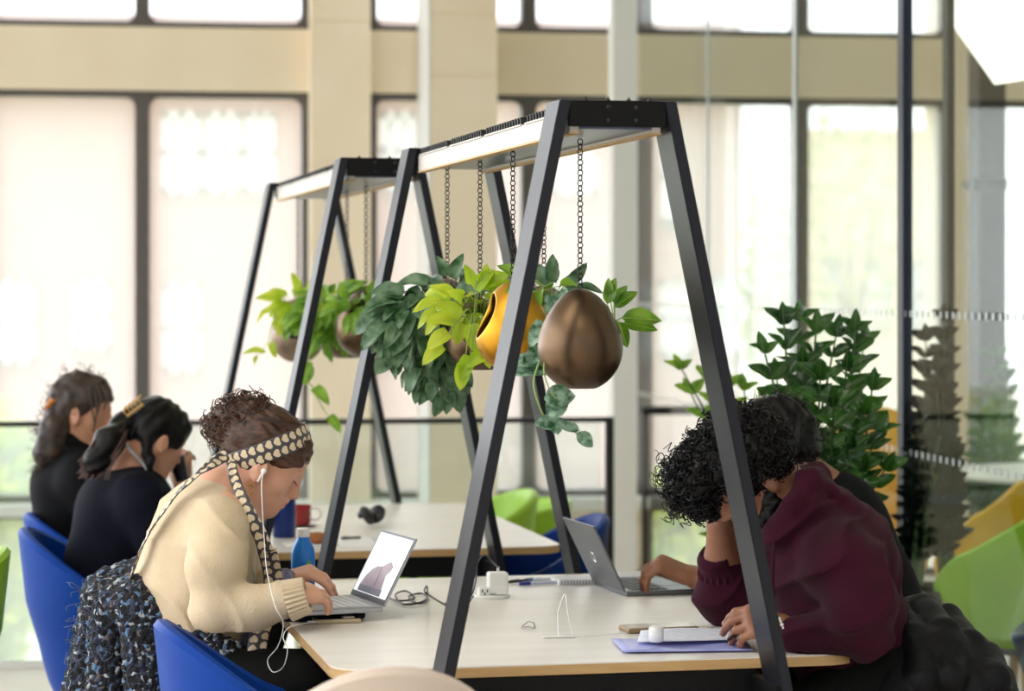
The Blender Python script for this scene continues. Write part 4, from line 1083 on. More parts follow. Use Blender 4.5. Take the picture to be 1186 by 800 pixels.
def ribbon(name, pts, wid, wdir, m, parent, thick=.0015, closed=False, ridge=0.0, given=None):
    """strip along pts; wid widths; wdir(i) width direction"""
    vs = []; uv = []; fs = []; nw = 6; L_ = 0; n = len(pts)
    for i, p in enumerate(pts):
        if i: L_ += (pts[i]-pts[i-1]).length
        t = (pts[min(i+1, n-1)]-pts[max(i-1, 0)]).normalized(); w = wdir[i]; w = (w-t*w.dot(t)).normalized(); nn = t.cross(w)
        for j in range(nw+1):
            q = j/nw-.5; vs.append(p+w*wid[i]*q+nn*(ridge*math.sin(q*9+i*.8))); uv.append((L_, (q+.5)*wid[i]))
    for i in range(n-1):
        for j in range(nw): a = i*(nw+1)+j; fs.append((a, a+1, a+nw+2, a+nw+1))
    return strip_mesh(name, vs, fs, uv, m, parent, thick)
def strip_mesh(name, vs, fs, uv, m, parent, thick):
    me = bpy.data.meshes.new(name); Mi = Matrix.Translation(parent.location).inverted(); me.from_pydata([tuple(Mi@v) for v in vs], [], fs)
    ul = me.uv_layers.new(name='UVMap')
    for k_, l in enumerate(me.loops): ul.data[k_].uv = uv[l.vertex_index]
    o = link_mesh(name, me, m, parent, True); md = o.modifiers.new('thick', 'SOLIDIFY'); md.thickness = thick; md.offset = 0; return o
ang = R(51.7); dd = Vector((math.cos(ang), 0, math.sin(ang))); nw_ = Vector((-math.sin(ang), 0, math.cos(ang)))
vs, uv, fs = [], [], []; NB, NW = 72, 8; Cc = Vector((-.012, 0, .035)); base = Vector((.005, 0, .047))
rx_, ry_, rz_ = .109, .0885, .106
L_ = 0; prev = None
for i in range(NB+1):
    t = 2*math.pi*i/NB; dr_ = dd*math.cos(t)+Vector((0, 1, 0))*math.sin(t); row = []
    for j in range(NW+1):
        q = (j/NW-.5)*.050; o_ = base+nw_*q-Cc; a_ = (dr_.x/rx_)**2+(dr_.y/ry_)**2+(dr_.z/rz_)**2; b2 = 2*(o_.x*dr_.x/rx_**2+o_.y*dr_.y/ry_**2+o_.z*dr_.z/rz_**2); c2 = (o_.x/rx_)**2+(o_.y/ry_)**2+(o_.z/rz_)**2-1
        s_ = (-b2+math.sqrt(max(b2*b2-4*a_*c2, 0)))/(2*a_); row.append(Cc+o_+dr_*s_)
    if prev is not None: L_ += (row[NW//2]-prev).length
    prev = row[NW//2]
    for j, p in enumerate(row):
        vs.append(P(p.x, p.y, p.z)); uv.append((L_, (j/NW)*.046))
for i in range(NB):
    for j in range(NW): a = i*(NW+1)+j; fs.append((a, a+1, a+NW+2, a+NW+1))
strip_mesh('headscarf', vs, fs, uv, M_heart, W1, .002)
# knot at the nape, one tail down the back, one over the front of the shoulder
F = Field(); F.ell(J(262, 526, D1-.03), (.018, .016, .014), None, .01).ell(J(270, 531, D1-.045), (.014, .012, .012), None, .01); kn_ = F.mesh('scarf_knot', .0025, M_heart, W1)
kn_.data.uv_layers.new(name='UVMap')
for l in kn_.data.loops:
    c_ = kn_.data.vertices[l.vertex_index].co; kn_.data.uv_layers[0].data[l.index].uv = (c_.x, c_.z)
p1 = catmull([J(266, 528, D1-.05), J(272, 555, D1-.11), J(284, 585, D1-.155), J(298, 612, D1-.16), J(309, 640, D1-.15)], 8)
ribbon('scarf_tail', p1, [.020+.014*i/len(p1) for i in range(len(p1))], [tx*1+UP*.3-ty*.35]*len(p1), M_heart, W1, ridge=.002)
p1 = catmull([J(309, 636, D1-.13), J(316, 670, D1-.10), J(312, 705, D1-.12), J(300, 735, D1-.17), J(295, 772, D1-.20)], 8)
ribbon('scarf_tail', p1, [.040]*len(p1), [tx*1-ty*.15]*len(p1), M_heart, W1, ridge=.002)
p1 = catmull([J(261, 527, D1-.05), J(240, 541, D1-.10), J(214, 562, D1-.125), J(188, 594, D1-.12), J(166, 630, D1-.10), J(152, 668, D1-.09), J(150, 686, D1-.10)], 8)
ribbon('scarf_tail', p1, [.030]*len(p1), [ty*.8+UP*.45+tx*.35]*len(p1), M_heart, W1, ridge=.002)
# ------------------------------------------------------------------ curly haired man in the maroon hoodie
D2 = 4.97
hip2 = J(1012, 800, D2); f2 = -tx; Mn = root_at('person', hip2, 'curly haired bearded man in a maroon hoodie, head bowed into his raised hand')
hd2 = Head(J(866, 545, D2), -tx-ty*.05, 46, .93)
nb2 = J(935, 606, D2)
F = Field(); hd2.build(F, neck=nb2, nr=.058)
F.ell(J(960, 672, D2), (.085, .14, .14), Matrix.Rotation(AL, 3, 'Z') @ Matrix.Rotation(R(-28), 3, 'Y'), .05).ell(J(990, 745, D2), (.085, .12, .13), None, .05).ell(hip2+UP*.02, (.10, .15, .10), None, .05)
F.cap(J(965, 650, D2-.14), J(950, 645, D2+.15), .045, .045, .04); F.cap(nb2, J(955, 655, D2), .052, .075, .04)
sh, el, wr = J(982, 662, D2-.18), J(1000, 730, D2-.20), J(917, 733, 4.83)
F.chain([sh, el, wr], [.05, .042, .027], .02)
shb, elb, wrb = J(930, 650, D2+.2), J(840, 694, 5.20), J(834, 606, 5.12)
F.chain([shb, elb, J(838, 650, 5.16), wrb], [.05, .042, .038, .028], .02)
nails2 = MB()
hand(F, wr, -tx*1.0+UP*.32+ty*.02, UP*.72-ty*.75, -1, 1.0, curl=((48, 34, 8), (52, 32, 12), (58, 36, 16), (58, 40, 18)), thumb=(.8, .35, -.6), spread=1.05, nails=nails2)
hand(F, wrb, UP*1.0+tx*.12, -tx*.8-ty*.6, 1, .98, curl=((38, 50, 40), (40, 54, 40), (44, 56, 40), (46, 56, 40)), thumb=(.6, .6, -.2), nails=nails2)
lower_body(F, hip2, f2, ty)
F.mesh('body', .0036, M_skin2, Mn)
bodyo = [c for c in Mn.children if c.name.startswith('body')][0]; mark_lips(bodyo, [hd2])
world_child('nails', nails2, mat('nail_dark_skin', (176, 128, 108), .3), Mn, True)
F = Field(); ro = Matrix.Rotation(AL, 3, 'Z') @ Matrix.Rotation(R(-26), 3, 'Y')
F.ell(J(955, 672, D2), (.118, .155, .160), ro, .05).ell(J(988, 745, D2), (.122, .150, .15), ro, .06).ell(J(1002, 790, D2), (.135, .19, .10), ro, .05).ell(J(975, 640, D2), (.10, .17, .10), ro, .06)
F.cap(J(965, 645, D2-.15), J(945, 640, D2+.17), .068, .066, .05)
F.cap(sh, J(998, 700, D2-.215), .074, .066, .025); F.cap(J(998, 700, D2-.215), el, .066, .052, .02); F.cap(el, J(925, 735, 4.82), .050, .040, .02)
F.cap(shb, J(880, 680, 5.2), .075, .070, .05); F.cap(J(880, 680, 5.2), J(842, 690, 5.2), .070, .062, .04); F.cap(J(842, 690, 5.20), J(836, 655, 5.165), .060, .050, .03)
# hood gathered round the neck
hp = [J(884, 642, D2-.04), J(903, 616, D2-.095), J(922, 588, D2-.11), J(938, 562, D2-.08), J(948, 553, D2), J(932, 556, D2+.08), J(905, 598, D2+.10), J(886, 636, D2+.03)]
for i in range(len(hp)-1): F.cap(hp[i], hp[i+1], [.020, .026, .028, .026, .026, .026, .026, .020][i], [.020, .026, .028, .026, .026, .026, .026, .020][i+1], .014)
F.ell(J(925, 628, D2-.04), (.05, .08, .05), None, .05).ell(J(940, 600, D2-.05), (.045, .07, .05), None, .04).ell(J(972, 592, D2), (.062, .090, .046), Matrix.Rotation(R(40), 3, 'Y'), .02).ell(J(955, 566, D2-.01), (.050, .080, .022), Matrix.Rotation(R(38), 3, 'Y'), .012).ell(J(992, 615, D2), (.05, .08, .045), ro, .03)
F.cap(J(884, 548, D2), J(914, 584, D2), .054, .050, .006, '-')
F.cap(J(838, 640, 5.155), J(835, 600, 5.12), .045, .045, .003, '-')
def hn2(P):
    q = vnoise(P*5.2, 1.0, 51); w_ = np.sin(P[:, 0]*26-P[:, 2]*30+P[:, 1]*8+q*3.6); return -(1-np.abs(w_))**2.2*1.8*(.55+.45*vnoise(P*5, 1.0, 55))+vnoise(P*15, 1.0, 52)*.45
F.mesh('hoodie', .0044, M_hoodie, Mn, noise=[(.0085, 1, hn2)])
ribbed(Mn, J(938, 737, 4.82), J(918, 735, 4.82), .046, .038, M_hoodie, 22)
ribbed(Mn, J(838, 664, 5.17), J(836, 648, 5.16), .054, .046, M_hoodie, 22)
st = MB(); st.tube(catmull([J(898, 618, D2-.115), J(896, 640, D2-.14), J(895, 672, D2-.145), J(897, 708, D2-.15)], 8), .0034, 8); world_child('drawstring', st, M_hoodie, Mn, True)
st = MB(); st.tube(catmull([J(887, 628, D2-.02), J(882, 650, D2-.06), J(884, 690, D2-.09)], 8), .003, 8); world_child('drawstring', st, M_hoodie, Mn, True)
F = Field(); F.cap(J(888, 628, D2-.085), J(894, 620, D2-.098), .006, .006, .01); F.mesh('undershirt', .003, M_white, Mn)
F = Field(); lower_body(F, hip2, f2, ty, extra=.016, foot=False); F.ell(hip2+UP*.02, (.15, .2, .12), None, .05); F.mesh('trousers', .006, M_trous, Mn, noise=[fold_noise(8, .004, 61)])
# hair
P2 = hd2.P; M3 = hd2.M
blobs = [(J(856, 532, D2), (.080, .085, .070)), (J(830, 536, D2), (.072, .085, .070)), (J(803, 556, D2), (.048, .070, .055)), (J(884, 530, D2), (.046, .075, .046)), (J(815, 580, D2+.02), (.032, .05, .032))]
F = Field()
for c_, r_ in blobs: F.ell(c_, r_, None, .03)
F.ell(P2(-.016, 0, .036), (.098, .080, .090), M3, .02)
F.ell(P2(.0, -.092, -.028), (.024, .030, .032), M3, .006, '-')
def hn3(P): return vnoise(P*75, 1.0, 71)*1.2+vnoise(P*34, 1.0, 72)
F.mesh('hair', .003, M_hairb, Mn, noise=[(.008, 1, hn3)])
st = MB(); curls(st, 900, [(P2(-.022, 0, .040), (.094, .084, .088)), (J(884, 528, D2), (.048, .08, .048))], 85, rad=(.007, .012), length=(.004, .016), wire=.0022, turns=(.9, 1.6), mask=lambda p: p.z > J(0, 560, D2).z)
curls(st, 2300, blobs, 81, rad=(.006, .011), length=(.004, .020), wire=.0021, turns=(.9, 1.7), mask=lambda p: p.z > J(0, 600, D2).z)
curls(st, 110, [(J(795, 552, D2), (.05, .07, .06)), (J(800, 575, D2), (.04, .06, .045))], 82, rad=(.008, .014), length=(.01, .03), wire=.0014, turns=(1.0, 1.8), bias=(-.6, -.2, -.1))
world_child('curls', st, M_hairb, Mn, True)
F = Field()
for sg in (-1, 1): F.cap(P2(-.005, sg*.062, -.035), P2(.030, sg*.050, -.085), .018, .024, .02); F.cap(P2(.030, sg*.05, -.085), P2(.082, sg*.012, -.104), .024, .024, .02); F.cap(P2(.088, sg*.02, -.048), P2(.088, 0, -.050), .007, .007, .01)
F.ell(P2(.072, 0, -.112), (.03, .035, .026), M3, .02)
F.mesh('beard', .003, M_hairb, Mn, noise=[(.004, 1, lambda P: vnoise(P*80, 1.0, 75))])
st = MB(); curls(st, 160, [(P2(.02, -.055, -.075), (.03, .02, .03)), (P2(.07, 0, -.11), (.035, .035, .028))], 84, rad=(.003, .006), length=(.005, .014), wire=.0009, turns=(.8, 1.6)); world_child('beard_curls', st, M_hairb, Mn, True)
# ring and bead bracelet
def bracelet(name, c, ax, r, n, br, label):
    b = MB(); M = oriented(c, c+ax)
    for i in range(n):
        a = 2*math.pi*i/n; b.sphere((r*math.cos(a), r*math.sin(a), 0), br*(1.25 if i % 5 == 0 else .9), M, 10, 7)
    b.torus(r, .0008, M, 40, 5)
    return b
bb = bracelet('b', J(908, 733, 4.82), (J(930, 726, 4.82)-J(908, 733, 4.82)).normalized(), .031, 26, .0030, '')
world_child('bead_bracelet', bb, mat('white_beads', (238, 232, 226), .25), Mn, True)
g = MB(); g.torus(.0118, .0012, oriented(J(851, 600, 5.09), J(851, 600, 5.09)+UP), 24, 6); world_child('ring', g, mat('silver_ring', (210, 212, 216), .2, 1), Mn, True)
# ------------------------------------------------------------------ student behind him, only the head and a hand show
D3 = 5.80
hip3 = J(1030, 770, D3); Ms = root_at('person', hip3, 'student with short black hair seated behind the hoodie man, one hand on a laptop')
hd3 = Head(J(898, 527, D3), -tx*.8+ty*.6, 34, .93)
nb3 = J(935, 568, D3)
F = Field(); hd3.build(F, neck=nb3, nr=.055)
F.ell(J(970, 640, D3), (.1, .17, .18), None, .05).ell(J(1005, 710, D3), (.1, .15, .15), None, .05).ell(hip3+UP*.03, (.12, .16, .12), None, .05); F.cap(nb3, J(965, 620, D3), .06, .09, .05)
F.chain([J(960, 610, D3-.17), J(890, 690, D3-.19), J(808, 671, 5.70)], [.05, .04, .026], .02)
F.chain([J(960, 610, D3+.17), J(900, 680, D3+.25), J(840, 668, 6.0)], [.05, .04, .026], .02)
hand(F, J(803, 668, 5.70), -tx*1.0+UP*.42+ty*.1, UP*.85-ty*.3-tx*.2, 1, .98, curl=((62, 40, 14), (58, 42, 16), (56, 44, 18), (54, 44, 18)), thumb=(.9, -.25, -.35))
hand(F, J(838, 667, 6.0), -tx*1.0+UP*.2, UP, -1, .98, curl=((30, 30, 14),)*4)
lower_body(F, hip3, -tx, ty, thigh=.36)
o = F.mesh('body', .0042, M_skin2, Ms); mark_lips(o, [hd3])
F = Field(); F.ell(J(972, 640, D3), (.125, .19, .19), None, .05).ell(J(1005, 710, D3), (.13, .18, .17), None, .06).ell(J(1020, 760, D3), (.12, .17, .1), None, .05); F.cap(J(960, 612, D3-.15), J(960, 612, D3+.15), .07, .07, .05)
F.chain([J(960, 612, D3-.17), J(890, 692, D3-.19), J(818, 673, 5.70)], [.065, .055, .036], .03); F.chain([J(960, 612, D3+.17), J(900, 682, D3+.25), J(850, 669, 6.0)], [.065, .055, .036], .03)
F.mesh('black_top', .006, M_blackj, Ms, noise=[fold_noise(8, .004, 91)])
F = Field(); lower_body(F, hip3, -tx, ty, thigh=.36, extra=.015, foot=False); F.ell(hip3, (.14, .18, .12), None, .05); F.mesh('trousers', .007, M_trous, Ms)
F = Field(); M3 = hd3.M
F.ell(hd3.P(-.02, 0, .045), (.106, .088, .096), M3, .02).ell(hd3.P(-.06, 0, -.005), (.06, .07, .06), M3, .03).ell(hd3.P(.06, 0, .075), (.045, .065, .045), M3, .03)
F.mesh('hair', .0035, M_hairb, Ms, noise=[(.005, 1, lambda P: vnoise(P*40, 1.0, 93)+np.sin(P[:, 0]*160+P[:, 2]*90+vnoise(P*12, 1.0, 94)*6)*.5)])
st = MB(); curls(st, 420, [(hd3.P(-.02, 0, .045), (.100, .088, .094)), (hd3.P(-.06, 0, .0), (.062, .07, .062))], 95, rad=(.004, .009), length=(.01, .03), wire=.0012, turns=(.4, 1.0), mask=lambda p: (p-hd3.P(.09, 0, -.03)).length > .085)
world_child('hair_tufts', st, M_hairb, Ms, True)
# ------------------------------------------------------------------ woman in navy with a hair claw
D4 = 6.85
hip4 = J(150, 745, D4); Wn = root_at('person', hip4, 'dark haired woman in a navy jacket with a hair claw, head lowered, seen in profile')
hd4 = Head(J(180, 507, D4), tx*.9+ty*.38, 28, .86)
nb4 = J(146, 545, D4)
F = Field(); hd4.build(F, neck=nb4, nr=.048)
F.ell(J(150, 600, D4), (.1, .15, .16), None, .05).ell(J(140, 670, D4), (.1, .14, .15), None, .05).ell(hip4+UP*.03, (.12, .16, .12), None, .05); F.cap(nb4, J(150, 580, D4), .055, .09, .05)
F.chain([J(170, 590, D4-.16), J(205, 668, D4-.2), J(268, 642, 6.62)], [.045, .036, .024], .02); F.chain([J(172, 585, D4+.16), J(222, 620, D4+.24), J(214, 566, 7.0)], [.045, .036, .024], .02)
hand(F, J(268, 642, 6.62), tx, UP, 1, .9); hand(F, J(214, 568, 7.0), UP*1.0-tx*.15, tx*-.5-ty*.8, 1, .9, curl=((40, 50, 40),)*4)
lower_body(F, hip4, tx, ty, thigh=.36); o = F.mesh('body', .0045, M_skin3, Wn); mark_lips(o, [hd4])
F = Field(); ro = Matrix.Rotation(R(20), 3, 'Y')
F.ell(J(147, 605, D4), (.135, .185, .165), ro, .05).ell(J(136, 660, D4), (.145, .18, .16), None, .06).ell(J(140, 700, D4), (.13, .17, .12), None, .05).ell(J(128, 590, D4), (.09, .16, .1), ro, .05)
F.cap(J(160, 575, D4-.15), J(160, 575, D4+.15), .066, .066, .05); F.cap(J(150, 535, D4), J(142, 565, D4), .062, .08, .03)
F.chain([J(170, 592, D4-.17), J(200, 664, D4-.2), J(258, 644, 6.62)], [.072, .062, .04], .04); F.chain([J(172, 588, D4+.17), J(220, 618, D4+.24), J(216, 580, 7.0)], [.062, .055, .038], .03)
F.cap(J(172, 520, D4), J(148, 548, D4), .044, .052, .004, '-')
F.mesh('jacket', .0055, M_navyj, Wn, noise=[fold_noise(7, .005, 101)])
st = MB(); st.tube(catmull([J(136, 505, D4-.075), J(150, 520, D4-.09), J(168, 540, D4-.085), J(180, 566, D4-.10)], 6), .0045, 6); world_child('zip', st, mat('pale_zip', (176, 180, 190), .4, .5), Wn, True)
F = Field(); lower_body(F, hip4, tx, ty, thigh=.36, extra=.015, foot=False); F.ell(hip4, (.14, .18, .12), None, .05); F.mesh('trousers', .007, M_trous, Wn)
P4 = hd4.P; M3 = hd4.M; F = Field()
F.ell(P4(-.016, 0, .036), (.102*.86, .084*.86, .096*.86), M3, .02).ell(P4(.045, 0, .06), (.050*.86, .066*.86, .050*.86), M3, .03)
for sg in (-1, 1): F.ell(P4(.035, sg*.068, .015), (.03*.86, .014*.86, .035*.86), M3, .01)
F.ell(J(146, 492, D4-.02), (.035, .04, .035), None, .03)
F.chain([J(142, 492, D4-.04), J(126, 512, D4-.11), J(112, 535, D4-.13), J(102, 548, D4-.12)], [.030, .038, .034, .014], .03)
F.chain([J(168, 505, D4-.07), J(172, 530, D4-.08), J(176, 556, D4-.09)], [.02, .013, .006], .02)
F.ell(P4(.092, 0, -.025), (.058*.86, .1*.86, .056*.86), M3, .004, '-'); F.ell(P4(-.002, -.090, -.030), (.02*.86, .03*.86, .028*.86), M3, .004, '-')
F.mesh('hair', .0035, M_hairb, Wn, noise=[(.003, 1, lambda P: np.sin(P[:, 0]*110-P[:, 2]*120+vnoise(P*10, 1.0, 111)*5)*.7+vnoise(P*50, 1.0, 112)*.5)])
st = MB(); random.seed(12)
for i in range(130):
    a = J(random.uniform(138, 150), random.uniform(488, 500), D4-.06); e_ = J(random.uniform(88, 126), random.uniform(532, 556), D4-.15); m_ = a.lerp(e_, .5)+Vector((random.uniform(-.015, .02), -.03, random.uniform(0, .03))); st.tube(catmull([a, m_, e_], 5), .0012, 4, cap=False)
world_child('ponytail', st, mat('warm_brown_hair', (88, 62, 52), .45), Wn, True)
st = MB()
for i in range(5):
    c_ = J(148+i*4.2, 481-i*3.2, D4-.075); st.tube(catmull([c_, c_+Vector((-.01, -.012, .012)), c_+Vector((-.004, -.004, .026))], 5), .0035, 6)
st.tube([J(147, 482, D4-.08), J(166, 468, D4-.08)], .005, 8); world_child('hair_claw', st, mat('amber_horn_plastic', (176, 140, 84), .25), Wn, True)
# ------------------------------------------------------------------ woman with ponytail and orange scrunchie
D5 = 7.5
hip5 = J(98, 720, D5); Wp = root_at('person', hip5, 'woman with a curly ponytail in an orange scrunchie, seated farthest at the second table')
hd5 = Head(J(95, 474, D5), tx*.92-ty*.25, 8, .88); nb5 = J(80, 522, D5)
F = Field(); hd5.build(F, neck=nb5, nr=.048)
F.ell(J(88, 580, D5), (.1, .15, .16), None, .05).ell(J(92, 640, D5), (.1, .14, .15), None, .05).ell(hip5+UP*.03, (.12, .16, .12), None, .05); F.cap(nb5, J(86, 560, D5), .055, .09, .05)
F.chain([J(95, 560, D5-.16), J(128, 620, D5-.2), J(185, 608, 7.35)], [.045, .036, .024], .02); F.chain([J(95, 560, D5+.16), J(140, 610, D5+.25), J(205, 603, 7.6)], [.045, .036, .024], .02)
hand(F, J(185, 608, 7.35), tx, UP, 1, .9); hand(F, J(205, 603, 7.6), tx, UP, -1, .9)
lower_body(F, hip5, tx, ty, thigh=.36); o = F.mesh('body', .0045, M_skin3, Wp); mark_lips(o, [hd5])
F = Field(); F.ell(J(86, 580, D5), (.125, .18, .17), None, .05).ell(J(84, 635, D5), (.125, .17, .17), None, .06).ell(J(95, 690, D5), (.12, .17, .1), None, .05)
F.cap(J(90, 548, D5-.14), J(90, 548, D5+.14), .066, .066, .05); F.cap(J(80, 510, D5), J(78, 545, D5), .062, .08, .03); F.ell(J(70, 560, D5), (.08, .14, .09), None, .05)
F.chain([J(95, 562, D5-.17), J(128, 622, D5-.2), J(176, 610, 7.35)], [.07, .06, .04], .04); F.chain([J(95, 562, D5+.17), J(140, 612, D5+.25), J(196, 605, 7.6)], [.06, .055, .038], .03)
F.cap(J(92, 495, D5), J(80, 524, D5), .044, .050, .004, '-')
F.mesh('jacket', .006, M_blackj, Wp, noise=[fold_noise(7, .005, 121)])
F = Field(); lower_body(F, hip5, tx, ty, thigh=.36, extra=.015, foot=False); F.ell(hip5, (.14, .18, .12), None, .05); F.mesh('trousers', .007, M_trous, Wp)
P5 = hd5.P; M3 = hd5.M; F = Field(); k5 = .88
F.ell(P5(-.018, 0, .036), (.104*k5, .088*k5, .098*k5), M3, .02).ell(P5(.045, 0, .062), (.052*k5, .07*k5, .05*k5), M3, .03)
F.chain([J(66, 476, D5-.02), J(62, 500, D5-.05), J(56, 525, D5-.07), J(51, 545, D5-.07)], [.03, .042, .040, .018], .03)
F.ell(P5(.095, 0, -.022), (.055*k5, .1*k5, .062*k5), M3, .004, '-'); F.ell(P5(-.004, -.09, -.018), (.02*k5, .03*k5, .03*k5), M3, .004, '-')
F.mesh('hair', .0038, M_hair3, Wp, noise=[(.005, 1, lambda P: vnoise(P*45, 1.0, 131)+vnoise(P*22, 1.0, 132))])
st = MB(); curls(st, 260, [(P5(-.018, 0, .04), (.098*k5, .086*k5, .096*k5)), (J(60, 505, D5-.05), (.045, .045, .08)), (J(54, 530, D5-.06), (.04, .04, .06))], 135, rad=(.006, .012), length=(.01, .035), wire=.0014, turns=(.8, 1.8), mask=lambda p: (p-P5(.085, 0, -.03)).length > .078)
for (u1, v1, u2, v2, u3, v3) in ((112, 446, 117, 462, 112, 480), (118, 447, 124, 460, 120, 474), (104, 446, 106, 470, 110, 492), (110, 450, 112, 475, 108, 500)):
    st.tube(catmull([J(u1, v1, D5-.09), J(u2, v2, D5-.105), J(u3, v3, D5-.10)], 6), .003, 5, cap=False)
world_child('curls', st, M_hair3, Wp, True)
g = MB(); Msx = oriented(J(61, 466, D5-.03), J(66, 470, D5-.03)); g.torus(.020, .011, Msx, 24, 10); world_child('scrunchie', g, mat('orange_velvet', (206, 120, 36), .8, sheen=.5), Wp, True)
# ================================================================== things on the tables
M_alu = mat('silver_aluminium', (176, 178, 184), .35, .9)
M_gun = mat('gunmetal_lid', (120, 124, 128), .4, .75)
M_key = mat('pale_keys', (206, 208, 214), .6)
M_keyd = mat('dark_keys', (28, 28, 32), .5)
M_dkpl = mat('dark_plastic', (24, 25, 30), .4)
M_wpl = mat('white_plastic', (238, 238, 236), .35)
M_paper = mat('paper_white', (240, 240, 240), .8)
M_screen = mat('lit_screen', (236, 236, 240), .12)
_b = M_screen.node_tree.nodes['Principled BSDF']; _b.inputs['Emission Color'].default_value = (.93, .95, 1, 1); _b.inputs['Emission Strength'].default_value = .35
M_scr_off = mat('dark_screen', (20, 20, 24), .08)
M_refl = mat('painted_reflection_mauve', (150, 116, 134), .3, col2=(126, 92, 112), nscale=30)  # reflection colours for the flat shapes on the screen
M_refl_d = mat('painted_reflection_dark', (60, 56, 76), .3)
def basis(o, x, y, z):
    return Matrix(((x.x, y.x, z.x, o.x), (x.y, y.y, z.y, o.y), (x.z, y.z, z.z, o.z), (0, 0, 0, 1)))
def laptop(near, far, width, depth, lid, back, z0, label, mb_, keys, screen_on):
    """near, far: hinge ends; back: unit vector towards the user"""
    h = (far-near); h.z = 0; h.normalize(); bk = Vector(back); bk = (bk-h*bk.dot(h)); bk.z = 0; bk.normalize()
    o = near.copy(); o.z = z0; root = empty('laptop', o, 0, label=label, cat='laptop')
    M = basis(Vector((0, 0, 0)), h, bk, UP) if h.cross(bk).z > 0 else basis(Vector((0, 0, 0)), h, bk, UP)
    b = MB(); b.box((0, 0, 0), (width, depth, .012), M, b=.003); b.build('base', mb_, root)
    b = MB(); ky = MB()
    for r_ in range(5):
        n = 13
        for c_ in range(n):
            w_ = (width-.03)/n; y = .022+r_*.0165*depth/.175
            ky.box((.015+c_*w_+.001, y, .012), (.015+(c_+1)*w_-.001, y+.0135*depth/.175, .0135), M)
    ky.build('keyboard', keys, root)
    b.box((width*.33, depth*.62, .012), (width*.67, depth*.94, .0125), M); b.build('trackpad', mb_, root)
    L = Vector(lid); l_ = L.length; ln = L.normalized(); nn = h.cross(ln).normalized()
    if nn.dot(bk) < 0: nn = -nn
    M2 = basis(Vector((0, 0, .012)), h, ln, nn)
    b = MB(); b.box((0, 0, -.005), (width, l_, 0), M2, b=.002); lid_o = b.build('lid', mb_, root)
    b = MB(); b.box((.0015, .002, 0), (width-.0015, l_-.0015, .0004), M2); b.build('bezel', M_dkpl, lid_o)
    b = MB(); b.box((.007, .014, .0004), (width-.007, l_-.007, .0008), M2); sc_ = b.build('screen', M_screen if screen_on else M_scr_off, lid_o)
    return root, lid_o, M2, l_
nr_, fr_ = PZ(444, 704, .768), PZ(406, 690, .768)
lid = J(482, 619, 5.33)-J(444, 704, 5.285)+Vector((0, 0, 0))
wl = (fr_-nr_).length*1.02
lp, lido, M2, ll = laptop(nr_, fr_, wl, .185, (lid.x, lid.y, lid.z-.012), -tx, .759, 'open laptop in front of the woman in the oatmeal jumper, bright screen', M_alu, M_key, True)
b = MB()
fig = [(.10, .03), (.19, .03), (.205, .055), (.20, .075), (.175, .088), (.155, .095), (.135, .115), (.118, .098), (.112, .078), (.106, .05)]
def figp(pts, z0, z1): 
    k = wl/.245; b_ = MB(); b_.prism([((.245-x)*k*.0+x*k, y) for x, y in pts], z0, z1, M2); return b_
figp([(.055, .018), (.205, .018), (.212, .030), (.200, .052), (.178, .070), (.150, .080), (.120, .082), (.098, .092), (.078, .098), (.052, .088), (.060, .074), (.074, .066), (.066, .045)], .0008, .0011).build('painted_reflection', M_refl, lido)  # flat shapes paint a reflected figure onto the screen
figp([(.052, .016), (.210, .016), (.212, .030), (.055, .032)], .0011, .0013).build('painted_reflection', M_refl_d, lido)
figp([(.112, .03), (.117, .03), (.124, .082), (.119, .083)], .0011, .0013).build('painted_reflection', M_refl_d, lido)
nr_, fr_ = PZ(725, 690, .742), PZ(688, 676, .742)
lid = J(689, 608, 5.63)-J(725, 690, 5.67)
wl2 = (fr_-nr_).length
lp2, lido, M2, ll = laptop(nr_, fr_, wl2, .185, (lid.x, lid.y, lid.z-.012), tx, .7405, 'grey laptop with its lid back towards the camera, under the student\'s hand', M_gun, M_keyd, False)
b = MB()
Mg = M2 @ Matrix.Translation((wl2*.5, ll*.46, -.0056))
b.torus(.013, .0012, Mg, 28, 6); 
for (x0, y0, x1, y1) in ((-.006, -.008, -.002, .009), (.001, -.009, .005, .008), (-.004, .0, .001, .002)): b.add([(x0, y0, 0), (x0+.001, y0, 0), (x1, y1, 0), (x1-.001, y1, 0)], [(0, 1, 2, 3)], Mg)
b.build('round_logo', mat('chrome_badge', (230, 232, 236), .1, 1), lido)
# sleeve below the first laptop
q = TL(PZ(424, 717, .74)); q2 = TL(PZ(325, 717, .74))
sl = empty('laptop_sleeve', T(q.x, q.y, .74), AL+R(4), label='dark navy padded sleeve lying under the open laptop', cat='laptop sleeve')
b = MB(); b.box((-(q.x-q2.x)-.0, .0, 0), (.0, .25, .018), b=.007); b.build('pouch', mat('navy_neoprene', (26, 32, 52), .85, bump=.1, bscale=400), sl, True)
b = MB(); b.tube([(-(q.x-q2.x)+.005, -.0005, .009), (-.008, -.0005, .009)], .0018, 6); b.build('zip', M_dkpl, sl)
